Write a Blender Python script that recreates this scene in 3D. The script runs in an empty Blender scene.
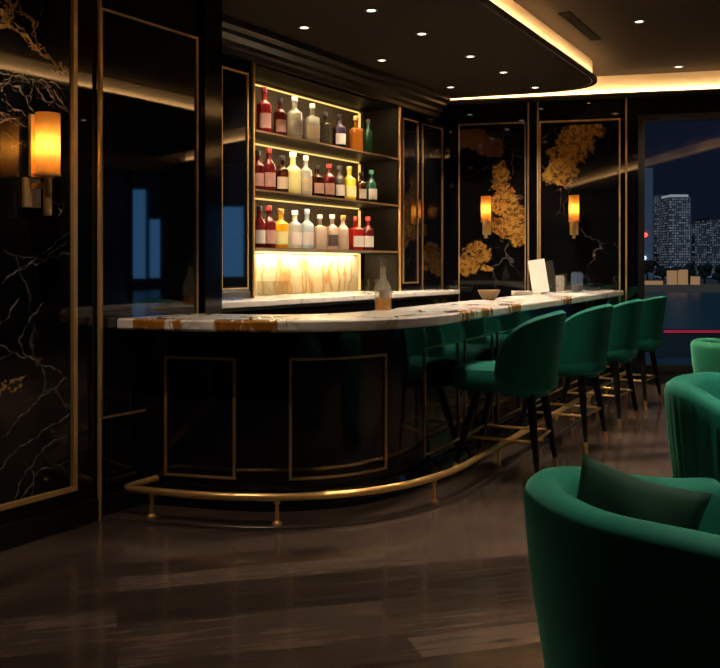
import bpy, bmesh, math, random
from mathutils import Vector, Matrix
random.seed(7)
PI = math.pi
SC = bpy.context.scene
COL = SC.collection

# ------------------------------------------------------------------ camera, world, exposure
EYE = 1.4
YAW = math.radians(31.89)
cam = bpy.data.cameras.new('camera')
cam.lens = 45.0
cam.sensor_width = 36.0
cam.shift_y = -69.0 / 720.0
cam.clip_end = 2000
camo = bpy.data.objects.new('camera', cam)
camo.location = (0, 0, EYE)
camo.rotation_euler = (PI / 2, 0, YAW)
COL.objects.link(camo)
SC.camera = camo

SC.view_settings.view_transform = 'Standard'
SC.view_settings.look = 'None'
SC.view_settings.gamma = 1.0
SC.view_settings.exposure = 0.0
SC.view_settings.use_curve_mapping = False

world = bpy.data.worlds.new('night_sky')
SC.world = world
world.use_nodes = True
wb = world.node_tree.nodes['Background']
wb.inputs[0].default_value = (0.0050, 0.0070, 0.0150, 1)
wb.inputs[1].default_value = 1.0


night_fill = bpy.data.lights.new('moon', 'SUN')  # added sun lamp, brightens the water and the tower fronts
night_fill.energy = 0.9
night_fill.color = (0.62, 0.82, 1.0)
night_fill.angle = 0.02
mo = bpy.data.objects.new('moon', night_fill)
mo.rotation_euler = Vector((-0.1, 0.75, -0.66)).to_track_quat('-Z', 'Y').to_euler()
COL.objects.link(mo)


def lamp_spot(loc, energy, color, angle=100, blend=0.6, size=0.05, direction=(0, 0, -1)):
    l = bpy.data.lights.new('downlight_lamp', 'SPOT')
    l.energy = energy
    l.color = color
    l.spot_size = math.radians(angle)
    l.spot_blend = blend
    l.shadow_soft_size = size
    o = bpy.data.objects.new('downlight_lamp', l)
    o.location = loc
    o.rotation_euler = Vector(direction).to_track_quat('-Z', 'Y').to_euler()
    COL.objects.link(o)
    return o


def lamp_area(loc, sx, sy, energy, color, direction=(0, 0, 1), roll_x=None):
    """long led strip lamp: local X runs along roll_x, shines along direction"""
    l = bpy.data.lights.new('cove_lamp', 'AREA')
    l.shape = 'RECTANGLE'
    l.size = sx
    l.size_y = sy
    l.energy = energy
    l.color = color
    o = bpy.data.objects.new('cove_lamp', l)
    z = -Vector(direction).normalized()
    x = Vector(roll_x).normalized()
    y = z.cross(x).normalized()
    x = y.cross(z)
    m = Matrix((x, y, z)).transposed().to_4x4()
    m.translation = Vector(loc)
    o.matrix_world = m
    COL.objects.link(o)
    return o


# ------------------------------------------------------------------ plan of the room
XA = -3.836            # face of the near left wall
XS = -4.95             # face of the set-back wall that holds the bottle niche
YA = 4.44              # where the near left wall ends
YC = 10.07             # corner of shelf wall and back wall
BANG = math.radians(18.4)
BD = Vector((math.cos(BANG), math.sin(BANG), 0))       # along the back wall
BN = Vector((math.sin(BANG), -math.cos(BANG), 0))      # out of the back wall into the room
BC = Vector((XS, YC, 0))
Z_SOF = 3.42
Z_CEIL = 3.62
CTOP = 1.10            # counter height
WARM = (1.0, 0.68, 0.36)


def bw(u, v=0.0, z=0.0):
    """point of the back wall frame: u along, v out, z up"""
    return BC + BD * u + BN * v + Vector((0, 0, z))


def bw_y(x):
    return YC + (x - XS) * math.tan(BANG)


# ------------------------------------------------------------------ materials
def new_mat(name):
    m = bpy.data.materials.new(name)
    m.use_nodes = True
    return m, m.node_tree, m.node_tree.nodes['Principled BSDF']


def mat(name, color, rough=0.5, metal=0.0, ior=1.5, bump=0.0, bscale=60, noise=0.0, nscale=8, **kw):
    m, nt, b = new_mat(name)
    b.inputs['Base Color'].default_value = (*color, 1)
    b.inputs['Roughness'].default_value = rough
    b.inputs['Metallic'].default_value = metal
    b.inputs['IOR'].default_value = ior
    for k, v in kw.items():
        b.inputs[k.replace('_', ' ')].default_value = v
    tc = nt.nodes.new('ShaderNodeTexCoord')
    if noise:
        n = nt.nodes.new('ShaderNodeTexNoise')
        n.inputs['Scale'].default_value = nscale
        n.inputs['Detail'].default_value = 4
        nt.links.new(tc.outputs['Object'], n.inputs['Vector'])
        r = nt.nodes.new('ShaderNodeMapRange')
        r.inputs['To Min'].default_value = 1 - noise
        r.inputs['To Max'].default_value = 1 + noise
        nt.links.new(n.outputs['Fac'], r.inputs['Value'])
        mx = nt.nodes.new('ShaderNodeVectorMath')
        mx.operation = 'SCALE'
        mx.inputs[0].default_value = color
        nt.links.new(r.outputs[0], mx.inputs['Scale'])
        nt.links.new(mx.outputs[0], b.inputs['Base Color'])
    if bump:
        n = nt.nodes.new('ShaderNodeTexNoise')
        n.inputs['Scale'].default_value = bscale
        nt.links.new(tc.outputs['Object'], n.inputs['Vector'])
        bp = nt.nodes.new('ShaderNodeBump')
        bp.inputs['Strength'].default_value = bump
        bp.inputs['Distance'].default_value = 0.01
        nt.links.new(n.outputs['Fac'], bp.inputs['Height'])
        nt.links.new(bp.outputs[0], b.inputs['Normal'])
    return m


def emit(name, color, strength):
    m, nt, b = new_mat(name)
    b.inputs['Base Color'].default_value = (0.02, 0.02, 0.02, 1)
    b.inputs['Emission Color'].default_value = (*color, 1)
    b.inputs['Emission Strength'].default_value = strength
    return m


class NT:
    """little helper for wiring maths nodes"""
    def __init__(self, nt):
        self.nt = nt

    def node(self, t, **kw):
        n = self.nt.nodes.new(t)
        for k, v in kw.items():
            setattr(n, k, v)
        return n

    def put(self, sock, v):
        if hasattr(v, 'links'):
            self.nt.links.new(v, sock)
        else:
            sock.default_value = v

    def math(self, op, a, b=0.0, clamp=False):
        n = self.node('ShaderNodeMath', operation=op, use_clamp=clamp)
        self.put(n.inputs[0], a)
        self.put(n.inputs[1], b)
        return n.outputs[0]

    def vmath(self, op, a, b=None):
        n = self.node('ShaderNodeVectorMath', operation=op)
        self.put(n.inputs[0], a)
        if b is not None:
            self.put(n.inputs[1], b)
        return n

    def noise(self, vec, scale, detail=4, rough=0.55, color=False):
        n = self.node('ShaderNodeTexNoise')
        self.put(n.inputs['Vector'], vec)
        n.inputs['Scale'].default_value = scale
        n.inputs['Detail'].default_value = detail
        n.inputs['Roughness'].default_value = rough
        return n.outputs['Color' if color else 'Fac']

    def ramp(self, v, lo, hi, a=0.0, b=1.0):
        n = self.node('ShaderNodeMapRange', interpolation_type='SMOOTHSTEP')
        self.put(n.inputs['Value'], v)
        n.inputs['From Min'].default_value = lo
        n.inputs['From Max'].default_value = hi
        n.inputs['To Min'].default_value = a
        n.inputs['To Max'].default_value = b
        return n.outputs[0]

    def mix(self, fac, a, b):
        n = self.node('ShaderNodeMix', data_type='RGBA')
        self.put(n.inputs[0], fac)
        for s, v in ((n.inputs[6], a), (n.inputs[7], b)):
            if hasattr(v, 'links'):
                self.nt.links.new(v, s)
            else:
                s.default_value = (*v, 1)
        return n.outputs[2]

    def warp(self, vec, scale, amount):
        c = self.noise(vec, scale, 3, color=True)
        d = self.vmath('SUBTRACT', c, (0.5, 0.5, 0.5)).outputs[0]
        n = self.node('ShaderNodeVectorMath', operation='SCALE')
        self.nt.links.new(d, n.inputs[0])
        n.inputs['Scale'].default_value = amount
        return self.vmath('ADD', vec, n.outputs[0]).outputs[0]

    def blobs(self, vec, lst):
        """max over ellipses (centre, radii) of 1 - distance"""
        out = None
        for c, r in lst:
            d = self.vmath('SUBTRACT', vec, c).outputs[0]
            d = self.vmath('DIVIDE', d, r).outputs[0]
            l = self.vmath('LENGTH', d).outputs['Value']
            v = self.math('SUBTRACT', 1.0, l)
            out = v if out is None else self.math('MAXIMUM', out, v)
        return out

    def veins(self, vec, scale, width):
        v = self.node('ShaderNodeTexVoronoi', feature='DISTANCE_TO_EDGE')
        self.put(v.inputs['Vector'], vec)
        v.inputs['Scale'].default_value = scale
        return self.ramp(v.outputs['Distance'], 0.0, width, 1.0, 0.0)


def dark_marble(name, gold, grey_amt=0.5, veinfac=1.0, gold2=None):
    """black polished marble; gold = ellipses in object space where gold leaf blooms"""
    m, nt, b = new_mat(name)
    t = NT(nt)
    tc = t.node('ShaderNodeTexCoord').outputs['Object']
    w = t.warp(tc, 1.6, 0.5)
    w2 = t.warp(w, 7.0, 0.12)
    thin = t.veins(w2, 1.25, 0.012)
    thin = t.math('MULTIPLY', thin, t.ramp(t.noise(tc, 1.7), 0.42, 0.62))
    fine = t.math('MULTIPLY', t.veins(w2, 3.1, 0.018), t.ramp(t.noise(tc, 2.3, 2), 0.5, 0.7))
    vein = t.math('MULTIPLY', t.math('MAXIMUM', thin, t.math('MULTIPLY', fine, 0.6)), veinfac)
    col = t.mix(vein, (0.0035, 0.0035, 0.004), (0.07, 0.06, 0.055))
    nz = t.noise(t.warp(tc, 5.0, 0.25), 9.0, 6, 0.65)
    if gold:
        g = t.math('ADD', t.blobs(t.warp(tc, 2.6, 0.35), gold), t.math('MULTIPLY', t.math('SUBTRACT', nz, 0.5), 1.3))
        jag = t.math('MULTIPLY', t.math('SUBTRACT', t.noise(t.warp(tc, 11.0, 0.12), 24.0, 4, 0.7), 0.5), 0.9)
        g = t.math('ADD', g, jag)
        gm = t.ramp(g, 0.20, 0.30)
        spots = t.ramp(t.noise(t.warp(tc, 8.0, 0.15), 19.0, 5, 0.7), 0.44, 0.60)
        tone = t.noise(tc, 5.0, 3)
        gcol = t.mix(tone, (0.22, 0.095, 0.018), (0.50, 0.27, 0.06))
        gcol = t.mix(spots, gcol, (0.085, 0.035, 0.008))
        col = t.mix(gm, col, gcol)
    if gold2:
        g = t.math('ADD', t.blobs(t.warp(tc, 2.6, 0.3), gold2), t.math('MULTIPLY', t.math('SUBTRACT', nz, 0.5), 1.2))
        col = t.mix(t.ramp(g, 0.14, 0.3), col, (0.075, 0.03, 0.012))
    nt.links.new(col, b.inputs['Base Color'])
    b.inputs['Roughness'].default_value = 0.035
    b.inputs['IOR'].default_value = 1.65
    return m


def white_marble(name, gold, base=(0.78, 0.74, 0.69), rough=0.12, amber=0.0, vein=0.55):
    m, nt, b = new_mat(name)
    t = NT(nt)
    tc = t.node('ShaderNodeTexCoord').outputs['Object']
    w = t.warp(tc, 2.0, 0.55)
    w2 = t.warp(w, 8.0, 0.1)
    v1 = t.veins(w2, 2.2, 0.07)
    v1 = t.math('MULTIPLY', v1, t.ramp(t.noise(tc, 2.2), 0.4, 0.65, 0.15, vein))
    cl = t.ramp(t.noise(w, 3.0, 5), 0.35, 0.75, 0.0, 0.35)
    col = t.mix(cl, base, (0.5, 0.47, 0.44))
    col = t.mix(v1, col, (0.2, 0.18, 0.17))
    if amber:
        dg = t.node('ShaderNodeMapping')
        t.put(dg.inputs['Vector'], w)
        dg.inputs['Rotation'].default_value = (0.75, 0, 0)
        dg.inputs['Scale'].default_value = (1.0, 3.2, 0.45)
        s = t.veins(dg.outputs[0], 1.5, 0.11)
        col = t.mix(t.math('MULTIPLY', s, amber), col, (0.62, 0.3, 0.05))
    if gold:
        st = t.node('ShaderNodeMapping')
        t.put(st.inputs['Vector'], t.warp(tc, 5.0, 0.08))
        st.inputs['Rotation'].default_value = (0.25, 0.55, 0.1)
        st.inputs['Scale'].default_value = (26, 20, 5)
        nz = t.noise(st.outputs[0], 1.0, 5, 0.6)
        g = t.math('ADD', t.blobs(t.warp(tc, 7.0, 0.10), gold), t.math('MULTIPLY', t.math('SUBTRACT', nz, 0.5), 3.4))
        gm = t.ramp(g, 0.12, 0.5)
        col = t.mix(gm, col, t.mix(nz, (0.52, 0.22, 0.03), (0.13, 0.045, 0.01)))
    nt.links.new(col, b.inputs['Base Color'])
    b.inputs['Roughness'].default_value = rough
    return m


def wood_floor(name):
    m, nt, b = new_mat(name)
    t = NT(nt)
    tc = t.node('ShaderNodeTexCoord').outputs['Object']
    mp = t.node('ShaderNodeMapping')
    t.put(mp.inputs['Vector'], tc)
    mp.inputs['Rotation'].default_value = (0, 0, math.radians(-47))
    br = t.node('ShaderNodeTexBrick')
    t.put(br.inputs['Vector'], mp.outputs[0])
    br.inputs['Scale'].default_value = 1.0
    br.inputs['Brick Width'].default_value = 2.1
    br.inputs['Row Height'].default_value = 0.19
    br.inputs['Mortar Size'].default_value = 0.0025
    br.inputs['Mortar Smooth'].default_value = 0.3
    br.inputs['Color1'].default_value = (0.0, 0.0, 0.0, 1)
    br.inputs['Color2'].default_value = (1, 1, 1, 1)
    br.inputs['Mortar'].default_value = (0.5, 0.5, 0.5, 1)
    br.inputs['Bias'].default_value = 0.0
    st = t.node('ShaderNodeMapping')
    t.put(st.inputs['Vector'], mp.outputs[0])
    st.inputs['Scale'].default_value = (1.2, 14, 1)
    grain = t.noise(t.warp(st.outputs[0], 2.0, 0.4), 2.0, 6, 0.6)
    f = t.math('ADD', t.math('MULTIPLY', br.outputs['Color'], 0.34), t.math('MULTIPLY', grain, 0.7))
    col = t.mix(t.ramp(f, 0.28, 0.72), (0.024, 0.0165, 0.0135), (0.105, 0.074, 0.059))
    col = t.mix(br.outputs['Fac'], col, (0.012, 0.007, 0.005))
    nt.links.new(col, b.inputs['Base Color'])
    nt.links.new(t.ramp(grain, 0.3, 0.7, 0.10, 0.18), b.inputs['Roughness'])
    bp = t.node('ShaderNodeBump')
    bp.inputs['Strength'].default_value = 0.12
    bp.inputs['Distance'].default_value = 0.004
    nt.links.new(grain, bp.inputs['Height'])
    nt.links.new(bp.outputs[0], b.inputs['Normal'])
    return m


def velvet(name, color, sheen=(0.25, 0.9, 0.6), amount=0.5):
    m, nt, b = new_mat(name)
    t = NT(nt)
    tc = t.node('ShaderNodeTexCoord').outputs['Object']
    n = t.noise(tc, 6.0, 4)
    col = t.mix(n, tuple(c * 0.75 for c in color), tuple(min(1, c * 1.25) for c in color))
    nt.links.new(col, b.inputs['Base Color'])
    b.inputs['Roughness'].default_value = 0.75
    b.inputs['Specular IOR Level'].default_value = 0.2
    b.inputs['Sheen Weight'].default_value = amount
    b.inputs['Sheen Roughness'].default_value = 0.35
    b.inputs['Sheen Tint'].default_value = (*sheen, 1)
    bp = t.node('ShaderNodeBump')
    bp.inputs['Strength'].default_value = 0.15
    bp.inputs['Distance'].default_value = 0.004
    nt.links.new(t.noise(tc, 220.0, 2), bp.inputs['Height'])
    nt.links.new(bp.outputs[0], b.inputs['Normal'])
    return m


def pane_mat(name, tint=(0.9, 0.95, 1.0), refl=0.9):
    """thin glass: clear straight through, mirror by fresnel"""
    m = bpy.data.materials.new(name)
    m.use_nodes = True
    nt = m.node_tree
    nt.nodes.clear()
    out = nt.nodes.new('ShaderNodeOutputMaterial')
    tr = nt.nodes.new('ShaderNodeBsdfTransparent')
    tr.inputs[0].default_value = (*tint, 1)
    gl = nt.nodes.new('ShaderNodeBsdfGlossy')
    gl.inputs['Roughness'].default_value = 0.01
    gl.inputs['Color'].default_value = (refl, refl, refl, 1)
    fr = nt.nodes.new('ShaderNodeFresnel')
    fr.inputs['IOR'].default_value = 1.5
    mx = nt.nodes.new('ShaderNodeMixShader')
    ge = nt.nodes.new('ShaderNodeNewGeometry')
    inv = nt.nodes.new('ShaderNodeMath')
    inv.operation = 'SUBTRACT'
    inv.inputs[0].default_value = 1.0
    nt.links.new(ge.outputs['Backfacing'], inv.inputs[1])
    mu = nt.nodes.new('ShaderNodeMath')
    mu.operation = 'MULTIPLY'
    nt.links.new(fr.outputs[0], mu.inputs[0])
    nt.links.new(inv.outputs[0], mu.inputs[1])
    nt.links.new(mu.outputs[0], mx.inputs[0])
    nt.links.new(tr.outputs[0], mx.inputs[1])
    nt.links.new(gl.outputs[0], mx.inputs[2])
    nt.links.new(mx.outputs[0], out.inputs[0])
    return m


def shade_mat(name):
    """amber glass shade with a lit inside"""
    m = bpy.data.materials.new(name)
    m.use_nodes = True
    nt = m.node_tree
    nt.nodes.clear()
    out = nt.nodes.new('ShaderNodeOutputMaterial')
    tl = nt.nodes.new('ShaderNodeBsdfTranslucent')
    tl.inputs[0].default_value = (1.0, 0.66, 0.27, 1)
    tr = nt.nodes.new('ShaderNodeBsdfTransparent')
    tr.inputs[0].default_value = (1.0, 0.70, 0.32, 1)
    mx = nt.nodes.new('ShaderNodeMixShader')
    mx.inputs[0].default_value = 0.22
    nt.links.new(tl.outputs[0], mx.inputs[1])
    nt.links.new(tr.outputs[0], mx.inputs[2])
    gl = nt.nodes.new('ShaderNodeBsdfGlossy')
    gl.inputs['Roughness'].default_value = 0.15
    mx2 = nt.nodes.new('ShaderNodeMixShader')
    mx2.inputs[0].default_value = 0.06
    nt.links.new(mx.outputs[0], mx2.inputs[1])
    nt.links.new(gl.outputs[0], mx2.inputs[2])
    nt.links.new(mx2.outputs[0], out.inputs[0])
    return m


def bottle_glass(name, color, clear=0.6, rough=0.08):
    """coloured glass full of drink: part see-through, part coloured body"""
    m = bpy.data.materials.new(name)
    m.use_nodes = True
    nt = m.node_tree
    nt.nodes.clear()
    out = nt.nodes.new('ShaderNodeOutputMaterial')
    tr = nt.nodes.new('ShaderNodeBsdfTransparent')
    tr.inputs[0].default_value = (*[min(1, c ** 0.5 if clear < 0.9 else c) for c in color], 1)
    tl = nt.nodes.new('ShaderNodeBsdfTranslucent')
    tl.inputs[0].default_value = (*color, 1)
    df = nt.nodes.new('ShaderNodeBsdfDiffuse')
    df.inputs[0].default_value = (*color, 1)
    gl = nt.nodes.new('ShaderNodeBsdfGlossy')
    gl.inputs['Roughness'].default_value = rough
    a = nt.nodes.new('ShaderNodeMixShader')
    a.inputs[0].default_value = 0.5
    nt.links.new(tl.outputs[0], a.inputs[1])
    nt.links.new(df.outputs[0], a.inputs[2])
    b = nt.nodes.new('ShaderNodeMixShader')
    b.inputs[0].default_value = clear
    nt.links.new(a.outputs[0], b.inputs[1])
    nt.links.new(tr.outputs[0], b.inputs[2])
    lw = nt.nodes.new('ShaderNodeFresnel')
    lw.inputs['IOR'].default_value = 1.5
    c = nt.nodes.new('ShaderNodeMixShader')
    ge = nt.nodes.new('ShaderNodeNewGeometry')
    inv = nt.nodes.new('ShaderNodeMath')
    inv.operation = 'SUBTRACT'
    inv.inputs[0].default_value = 1.0
    nt.links.new(ge.outputs['Backfacing'], inv.inputs[1])
    mu = nt.nodes.new('ShaderNodeMath')
    mu.operation = 'MULTIPLY'
    nt.links.new(lw.outputs[0], mu.inputs[0])
    nt.links.new(inv.outputs[0], mu.inputs[1])
    nt.links.new(mu.outputs[0], c.inputs[0])
    nt.links.new(b.outputs[0], c.inputs[1])
    nt.links.new(gl.outputs[0], c.inputs[2])
    nt.links.new(c.outputs[0], out.inputs[0])
    return m


def facade(name, wall, lit, sx, sz, density, strength):
    """tower skin: dark concrete with a grid of lit windows"""
    m, nt, b = new_mat(name)
    t = NT(nt)
    tc = t.node('ShaderNodeTexCoord').outputs['Object']
    sep = t.node('ShaderNodeSeparateXYZ')
    t.put(sep.inputs[0], tc)
    xy = t.math('ADD', sep.outputs[0], sep.outputs[1])
    fx = t.math('MULTIPLY', xy, sx)
    fz = t.math('MULTIPLY', sep.outputs[2], sz)
    inx = t.math('LESS_THAN', t.math('FRACT', fx), 0.62)
    inz = t.math('LESS_THAN', t.math('FRACT', fz), 0.55)
    cv = t.node('ShaderNodeCombineXYZ')
    t.put(cv.inputs[0], t.math('FLOOR', fx))
    t.put(cv.inputs[1], t.math('FLOOR', fz))
    wn = t.node('ShaderNodeTexWhiteNoise', noise_dimensions='2D')
    t.put(wn.inputs['Vector'], cv.outputs[0])
    on = t.math('GREATER_THAN', wn.outputs['Value'], 1 - density)
    k = t.math('MULTIPLY', t.math('MULTIPLY', inx, inz), on)
    k = t.math('MULTIPLY', k, t.math('MULTIPLY', wn.outputs['Value'], strength))
    b.inputs['Base Color'].default_value = (*wall, 1)
    b.inputs['Roughness'].default_value = 0.6
    b.inputs['Emission Color'].default_value = (*lit, 1)
    nt.links.new(k, b.inputs['Emission Strength'])
    return m


M = {}
M['lacquer'] = mat('black_lacquer', (0.003, 0.003, 0.004), 0.025, ior=1.7)
M['lacquer_bar'] = mat('black_bar_lacquer', (0.004, 0.004, 0.005), 0.09, ior=1.5)
M['satin'] = mat('black_satin', (0.008, 0.007, 0.007), 0.35)
M['dark_wall'] = mat('dark_brown_wall', (0.02, 0.015, 0.012), 0.5, noise=0.2)
M['ceiling'] = mat('brown_grey_ceiling', (0.030, 0.022, 0.0165), 0.9, Specular_IOR_Level=0.04, noise=0.06, nscale=2)
M['soffit'] = mat('brown_soffit', (0.026, 0.0185, 0.0125), 0.9, Specular_IOR_Level=0.04, noise=0.06, nscale=2)
M['brass'] = mat('brushed_brass', (0.98, 0.63, 0.24), 0.28, 0.8, noise=0.08, nscale=30)
M['trim_brass'] = mat('trim_brass', (0.95, 0.60, 0.23), 0.34, 0.7, noise=0.08, nscale=20)
M['bronze'] = mat('bronze_trim', (0.60, 0.38, 0.19), 0.36, 0.75)
M['black_metal'] = mat('black_metal', (0.008, 0.008, 0.009), 0.35)
M['black_wood'] = mat('black_stained_wood', (0.004, 0.0035, 0.003), 0.4, Specular_IOR_Level=0.25, noise=0.2, nscale=30)
M['floor'] = wood_floor('dark_wood_floor')
M['crown'] = mat('dark_crown', (0.010, 0.008, 0.006), 0.35, Specular_IOR_Level=0.25)
M['velvet'] = velvet('green_velvet', (0.005, 0.15, 0.112))
M['velvet_stool'] = velvet('stool_green_velvet', (0.002, 0.12, 0.092), sheen=(0.2, 0.9, 0.65), amount=0.45)
M['velvet_light'] = velvet('pale_green_velvet', (0.03, 0.26, 0.15))
M['velvet_dark'] = velvet('dark_green_velvet', (0.006, 0.045, 0.028), sheen=(0.2, 0.6, 0.45), amount=0.3)
M['led'] = emit('warm_led', (1.0, 0.60, 0.26), 62.0)
M['cove'] = mat('cream_cove', (0.80, 0.68, 0.52), 0.7)
M['led_shelf'] = emit('shelf_led', (1.0, 0.62, 0.17), 1.25)
M['bulb'] = emit('warm_bulb', (1.0, 0.74, 0.40), 22.0)
M['disc'] = emit('downlight_disc', (1.0, 0.86, 0.66), 4.0)
M['shade'] = shade_mat('amber_shade')
M['pane'] = pane_mat('window_pane')
M['glass'] = pane_mat('clear_glass', (0.93, 0.94, 0.93), 1.0)
M['paper'] = mat('white_card', (0.86, 0.80, 0.72), 0.6)
M['cream'] = mat('cream_plate', (0.7, 0.64, 0.55), 0.35)

# ------------------------------------------------------------------ geometry helpers


def obj(name, bm, m, parent=None, smooth=False, loc=None, rot=None):
    me = bpy.data.meshes.new(name)
    bmesh.ops.recalc_face_normals(bm, faces=bm.faces[:])
    bm.to_mesh(me)
    bm.free()
    if smooth:
        for p in me.polygons:
            p.use_smooth = True
        try:
            me.set_sharp_from_angle(angle=math.radians(40))
        except Exception:
            pass
    o = bpy.data.objects.new(name, me)
    if m is not None:
        me.materials.append(m)
    COL.objects.link(o)
    if parent is not None:
        o.parent = parent
    if loc is not None:
        o.location = loc
    if rot is not None:
        o.rotation_euler = rot
    return o


def tag(o, label=None, cat=None, group=None, kind=None):
    if label:
        o['label'] = label
    if cat:
        o['category'] = cat
    if group:
        o['group'] = group
    if kind:
        o['kind'] = kind
    return o


def thing(name, label, cat, loc=(0, 0, 0), rz=0.0, group=None):
    o = bpy.data.objects.new(name, None)
    o.empty_display_size = 0.1
    o.location = loc
    o.rotation_euler = (0, 0, rz)
    COL.objects.link(o)
    return tag(o, label, cat, group)


def struct(name, bm, m, label=None, cat=None, smooth=False, loc=None, rot=None):
    o = obj(name, bm, m, None, smooth, loc, rot)
    return tag(o, label, cat, None, 'structure')


def B():
    return bmesh.new()


def box(bm, x0, x1, y0, y1, z0, z1, mtx=None, bevel=0.0, seg=2):
    vs = [bm.verts.new((x, y, z)) for x in (x0, x1) for y in (y0, y1) for z in (z0, z1)]
    idx = [(0, 1, 3, 2), (4, 6, 7, 5), (0, 4, 5, 1), (2, 3, 7, 6), (0, 2, 6, 4), (1, 5, 7, 3)]
    fs = [bm.faces.new([vs[i] for i in f]) for f in idx]
    if bevel:
        es = list({e for f in fs for e in f.edges})
        r = bmesh.ops.bevel(bm, geom=es, offset=bevel, segments=seg, affect='EDGES', profile=0.6)
        vs = list({v for f in r['faces'] for v in f.verts} | {v for v in vs if v.is_valid})
    if mtx is not None:
        bmesh.ops.transform(bm, matrix=mtx, verts=[v for v in vs if v.is_valid])
    return bm


def lathe(bm, prof, n=24, c=(0, 0, 0), square=0.0, cap=True):
    """prof: list of (radius, z); square > 0 pushes the ring towards a rounded square"""
    rings = []
    for r, z in prof:
        ring = []
        for i in range(n):
            a = 2 * PI * i / n
            k = 1.0
            if square:
                p = 2 + 6 * square
                k = (abs(math.cos(a)) ** p + abs(math.sin(a)) ** p) ** (-1 / p)
            ring.append(bm.verts.new((c[0] + r * k * math.cos(a), c[1] + r * k * math.sin(a), c[2] + z)))
        rings.append(ring)
    for a, b in zip(rings, rings[1:]):
        for i in range(n):
            bm.faces.new((a[i], a[(i + 1) % n], b[(i + 1) % n], b[i]))
    if cap:
        bm.faces.new(rings[0][::-1])
        bm.faces.new(rings[-1])
    return bm


def tube(bm, pts, r, n=10, cap=True, radii=None, closed=False):
    pts = [Vector(p) for p in pts]
    rings = []
    N = len(pts)
    for i, p in enumerate(pts):
        if closed:
            d = pts[(i + 1) % N] - pts[i - 1]
        elif i == 0:
            d = pts[1] - pts[0]
        elif i == N - 1:
            d = pts[-1] - pts[-2]
        else:
            d = (pts[i + 1] - p).normalized() + (p - pts[i - 1]).normalized()
        d.normalize()
        up = Vector((0, 0, 1)) if abs(d.z) < 0.95 else Vector((1, 0, 0))
        x = d.cross(up).normalized()
        y = x.cross(d).normalized()
        rr = radii[i] if radii else r
        rings.append([bm.verts.new(p + x * rr * math.cos(2 * PI * k / n) + y * rr * math.sin(2 * PI * k / n)) for k in range(n)])
    pairs = list(zip(rings, rings[1:]))
    if closed:
        pairs.append((rings[-1], rings[0]))
    for a, b in pairs:
        for k in range(n):
            bm.faces.new((a[k], a[(k + 1) % n], b[(k + 1) % n], b[k]))
    if cap and not closed:
        bm.faces.new(rings[0][::-1])
        bm.faces.new(rings[-1])
    return bm


def prism(bm, poly, z0, z1):
    lo = [bm.verts.new((x, y, z0)) for x, y in poly]
    hi = [bm.verts.new((x, y, z1)) for x, y in poly]
    bm.faces.new(lo[::-1])
    bm.faces.new(hi)
    n = len(poly)
    for i in range(n):
        bm.faces.new((lo[i], lo[(i + 1) % n], hi[(i + 1) % n], hi[i]))
    return bm


def band(bm, outer, inner, prof):
    """sweep between two plan paths. prof: closed list of (t, z), t=0 on outer, 1 on inner"""
    rings = []
    for a, b in zip(outer, inner):
        rings.append([bm.verts.new((a[0] + (b[0] - a[0]) * t, a[1] + (b[1] - a[1]) * t, z)) for t, z in prof])
    n = len(prof)
    for r, s in zip(rings, rings[1:]):
        for k in range(n):
            bm.faces.new((r[k], r[(k + 1) % n], s[(k + 1) % n], s[k]))
    bm.faces.new(rings[0][::-1])
    bm.faces.new(rings[-1])
    return bm


def frame_rect(bm, x0, x1, z0, z1, w, y0, y1):
    """picture-frame moulding in the local x-z plane, y0..y1 thick"""
    out = [(x0, z0), (x1, z0), (x1, z1), (x0, z1)]
    inn = [(x0 + w, z0 + w), (x1 - w, z0 + w), (x1 - w, z1 - w), (x0 + w, z1 - w)]
    vs = []
    for y in (y0, y1):
        vs.append([[bm.verts.new((x, y, z)) for x, z in loop] for loop in (out, inn)])
    for i in range(4):
        j = (i + 1) % 4
        for y in (0, 1):
            bm.faces.new((vs[y][0][i], vs[y][0][j], vs[y][1][j], vs[y][1][i]))
        for l in (0, 1):
            bm.faces.new((vs[0][l][i], vs[0][l][j], vs[1][l][j], vs[1][l][i]))
    return bm


RA = -PI / 2                                     # local +y -> world +X (near and shelf walls)
RB = math.atan2(BN.y, BN.x) - PI / 2              # local +y -> out of the back wall


# local frames: on left walls local x runs along -Y (world), so use lx = -Y
def on_left(x, y, z=0):
    return (x, y, z)


# ------------------------------------------------------------------ the shell
XR = 4.4
YB = -2.2
bm = B()
prism(bm, [(XS - 0.8, YB - 0.2), (XR + 0.2, YB - 0.2), (XR + 0.2, bw_y(XR) + 0.3), (XS - 0.8, bw_y(XS - 0.8) + 0.3)], -0.1, 0.0)
struct('floor', bm, M['floor'], 'dark brown glossy plank floor', 'floor')

bm = B()
prism(bm, [(XS - 0.8, YB - 0.2), (XR + 0.2, YB - 0.2), (XR + 0.2, bw_y(XR) + 0.3), (XS - 0.8, bw_y(XS - 0.8) + 0.3)], Z_CEIL, Z_CEIL + 0.12)
struct('ceiling', bm, M['ceiling'], 'raised brown ceiling tray beside the bar', 'ceiling')

# lowered soffit over the bar, rounded corner near the back wall
def soffit_edge():
    pts = [Vector((-2.72, YB - 0.1)), Vector((-2.86, 6.0)), Vector((-3.0, 9.1))]
    # rounded corner
    c0, c1 = Vector((-3.02, 9.45)), Vector((-3.72, 10.04))
    h0, h1 = Vector((-3.045, 9.95)), Vector((-3.25, 10.12))
    for i in range(0, 17):
        t = i / 16
        pts.append(c0 * (1 - t) ** 3 + h0 * 3 * t * (1 - t) ** 2 + h1 * 3 * t * t * (1 - t) + c1 * t ** 3)
    pts.append(Vector((-4.98, 9.74)))
    return pts


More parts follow.
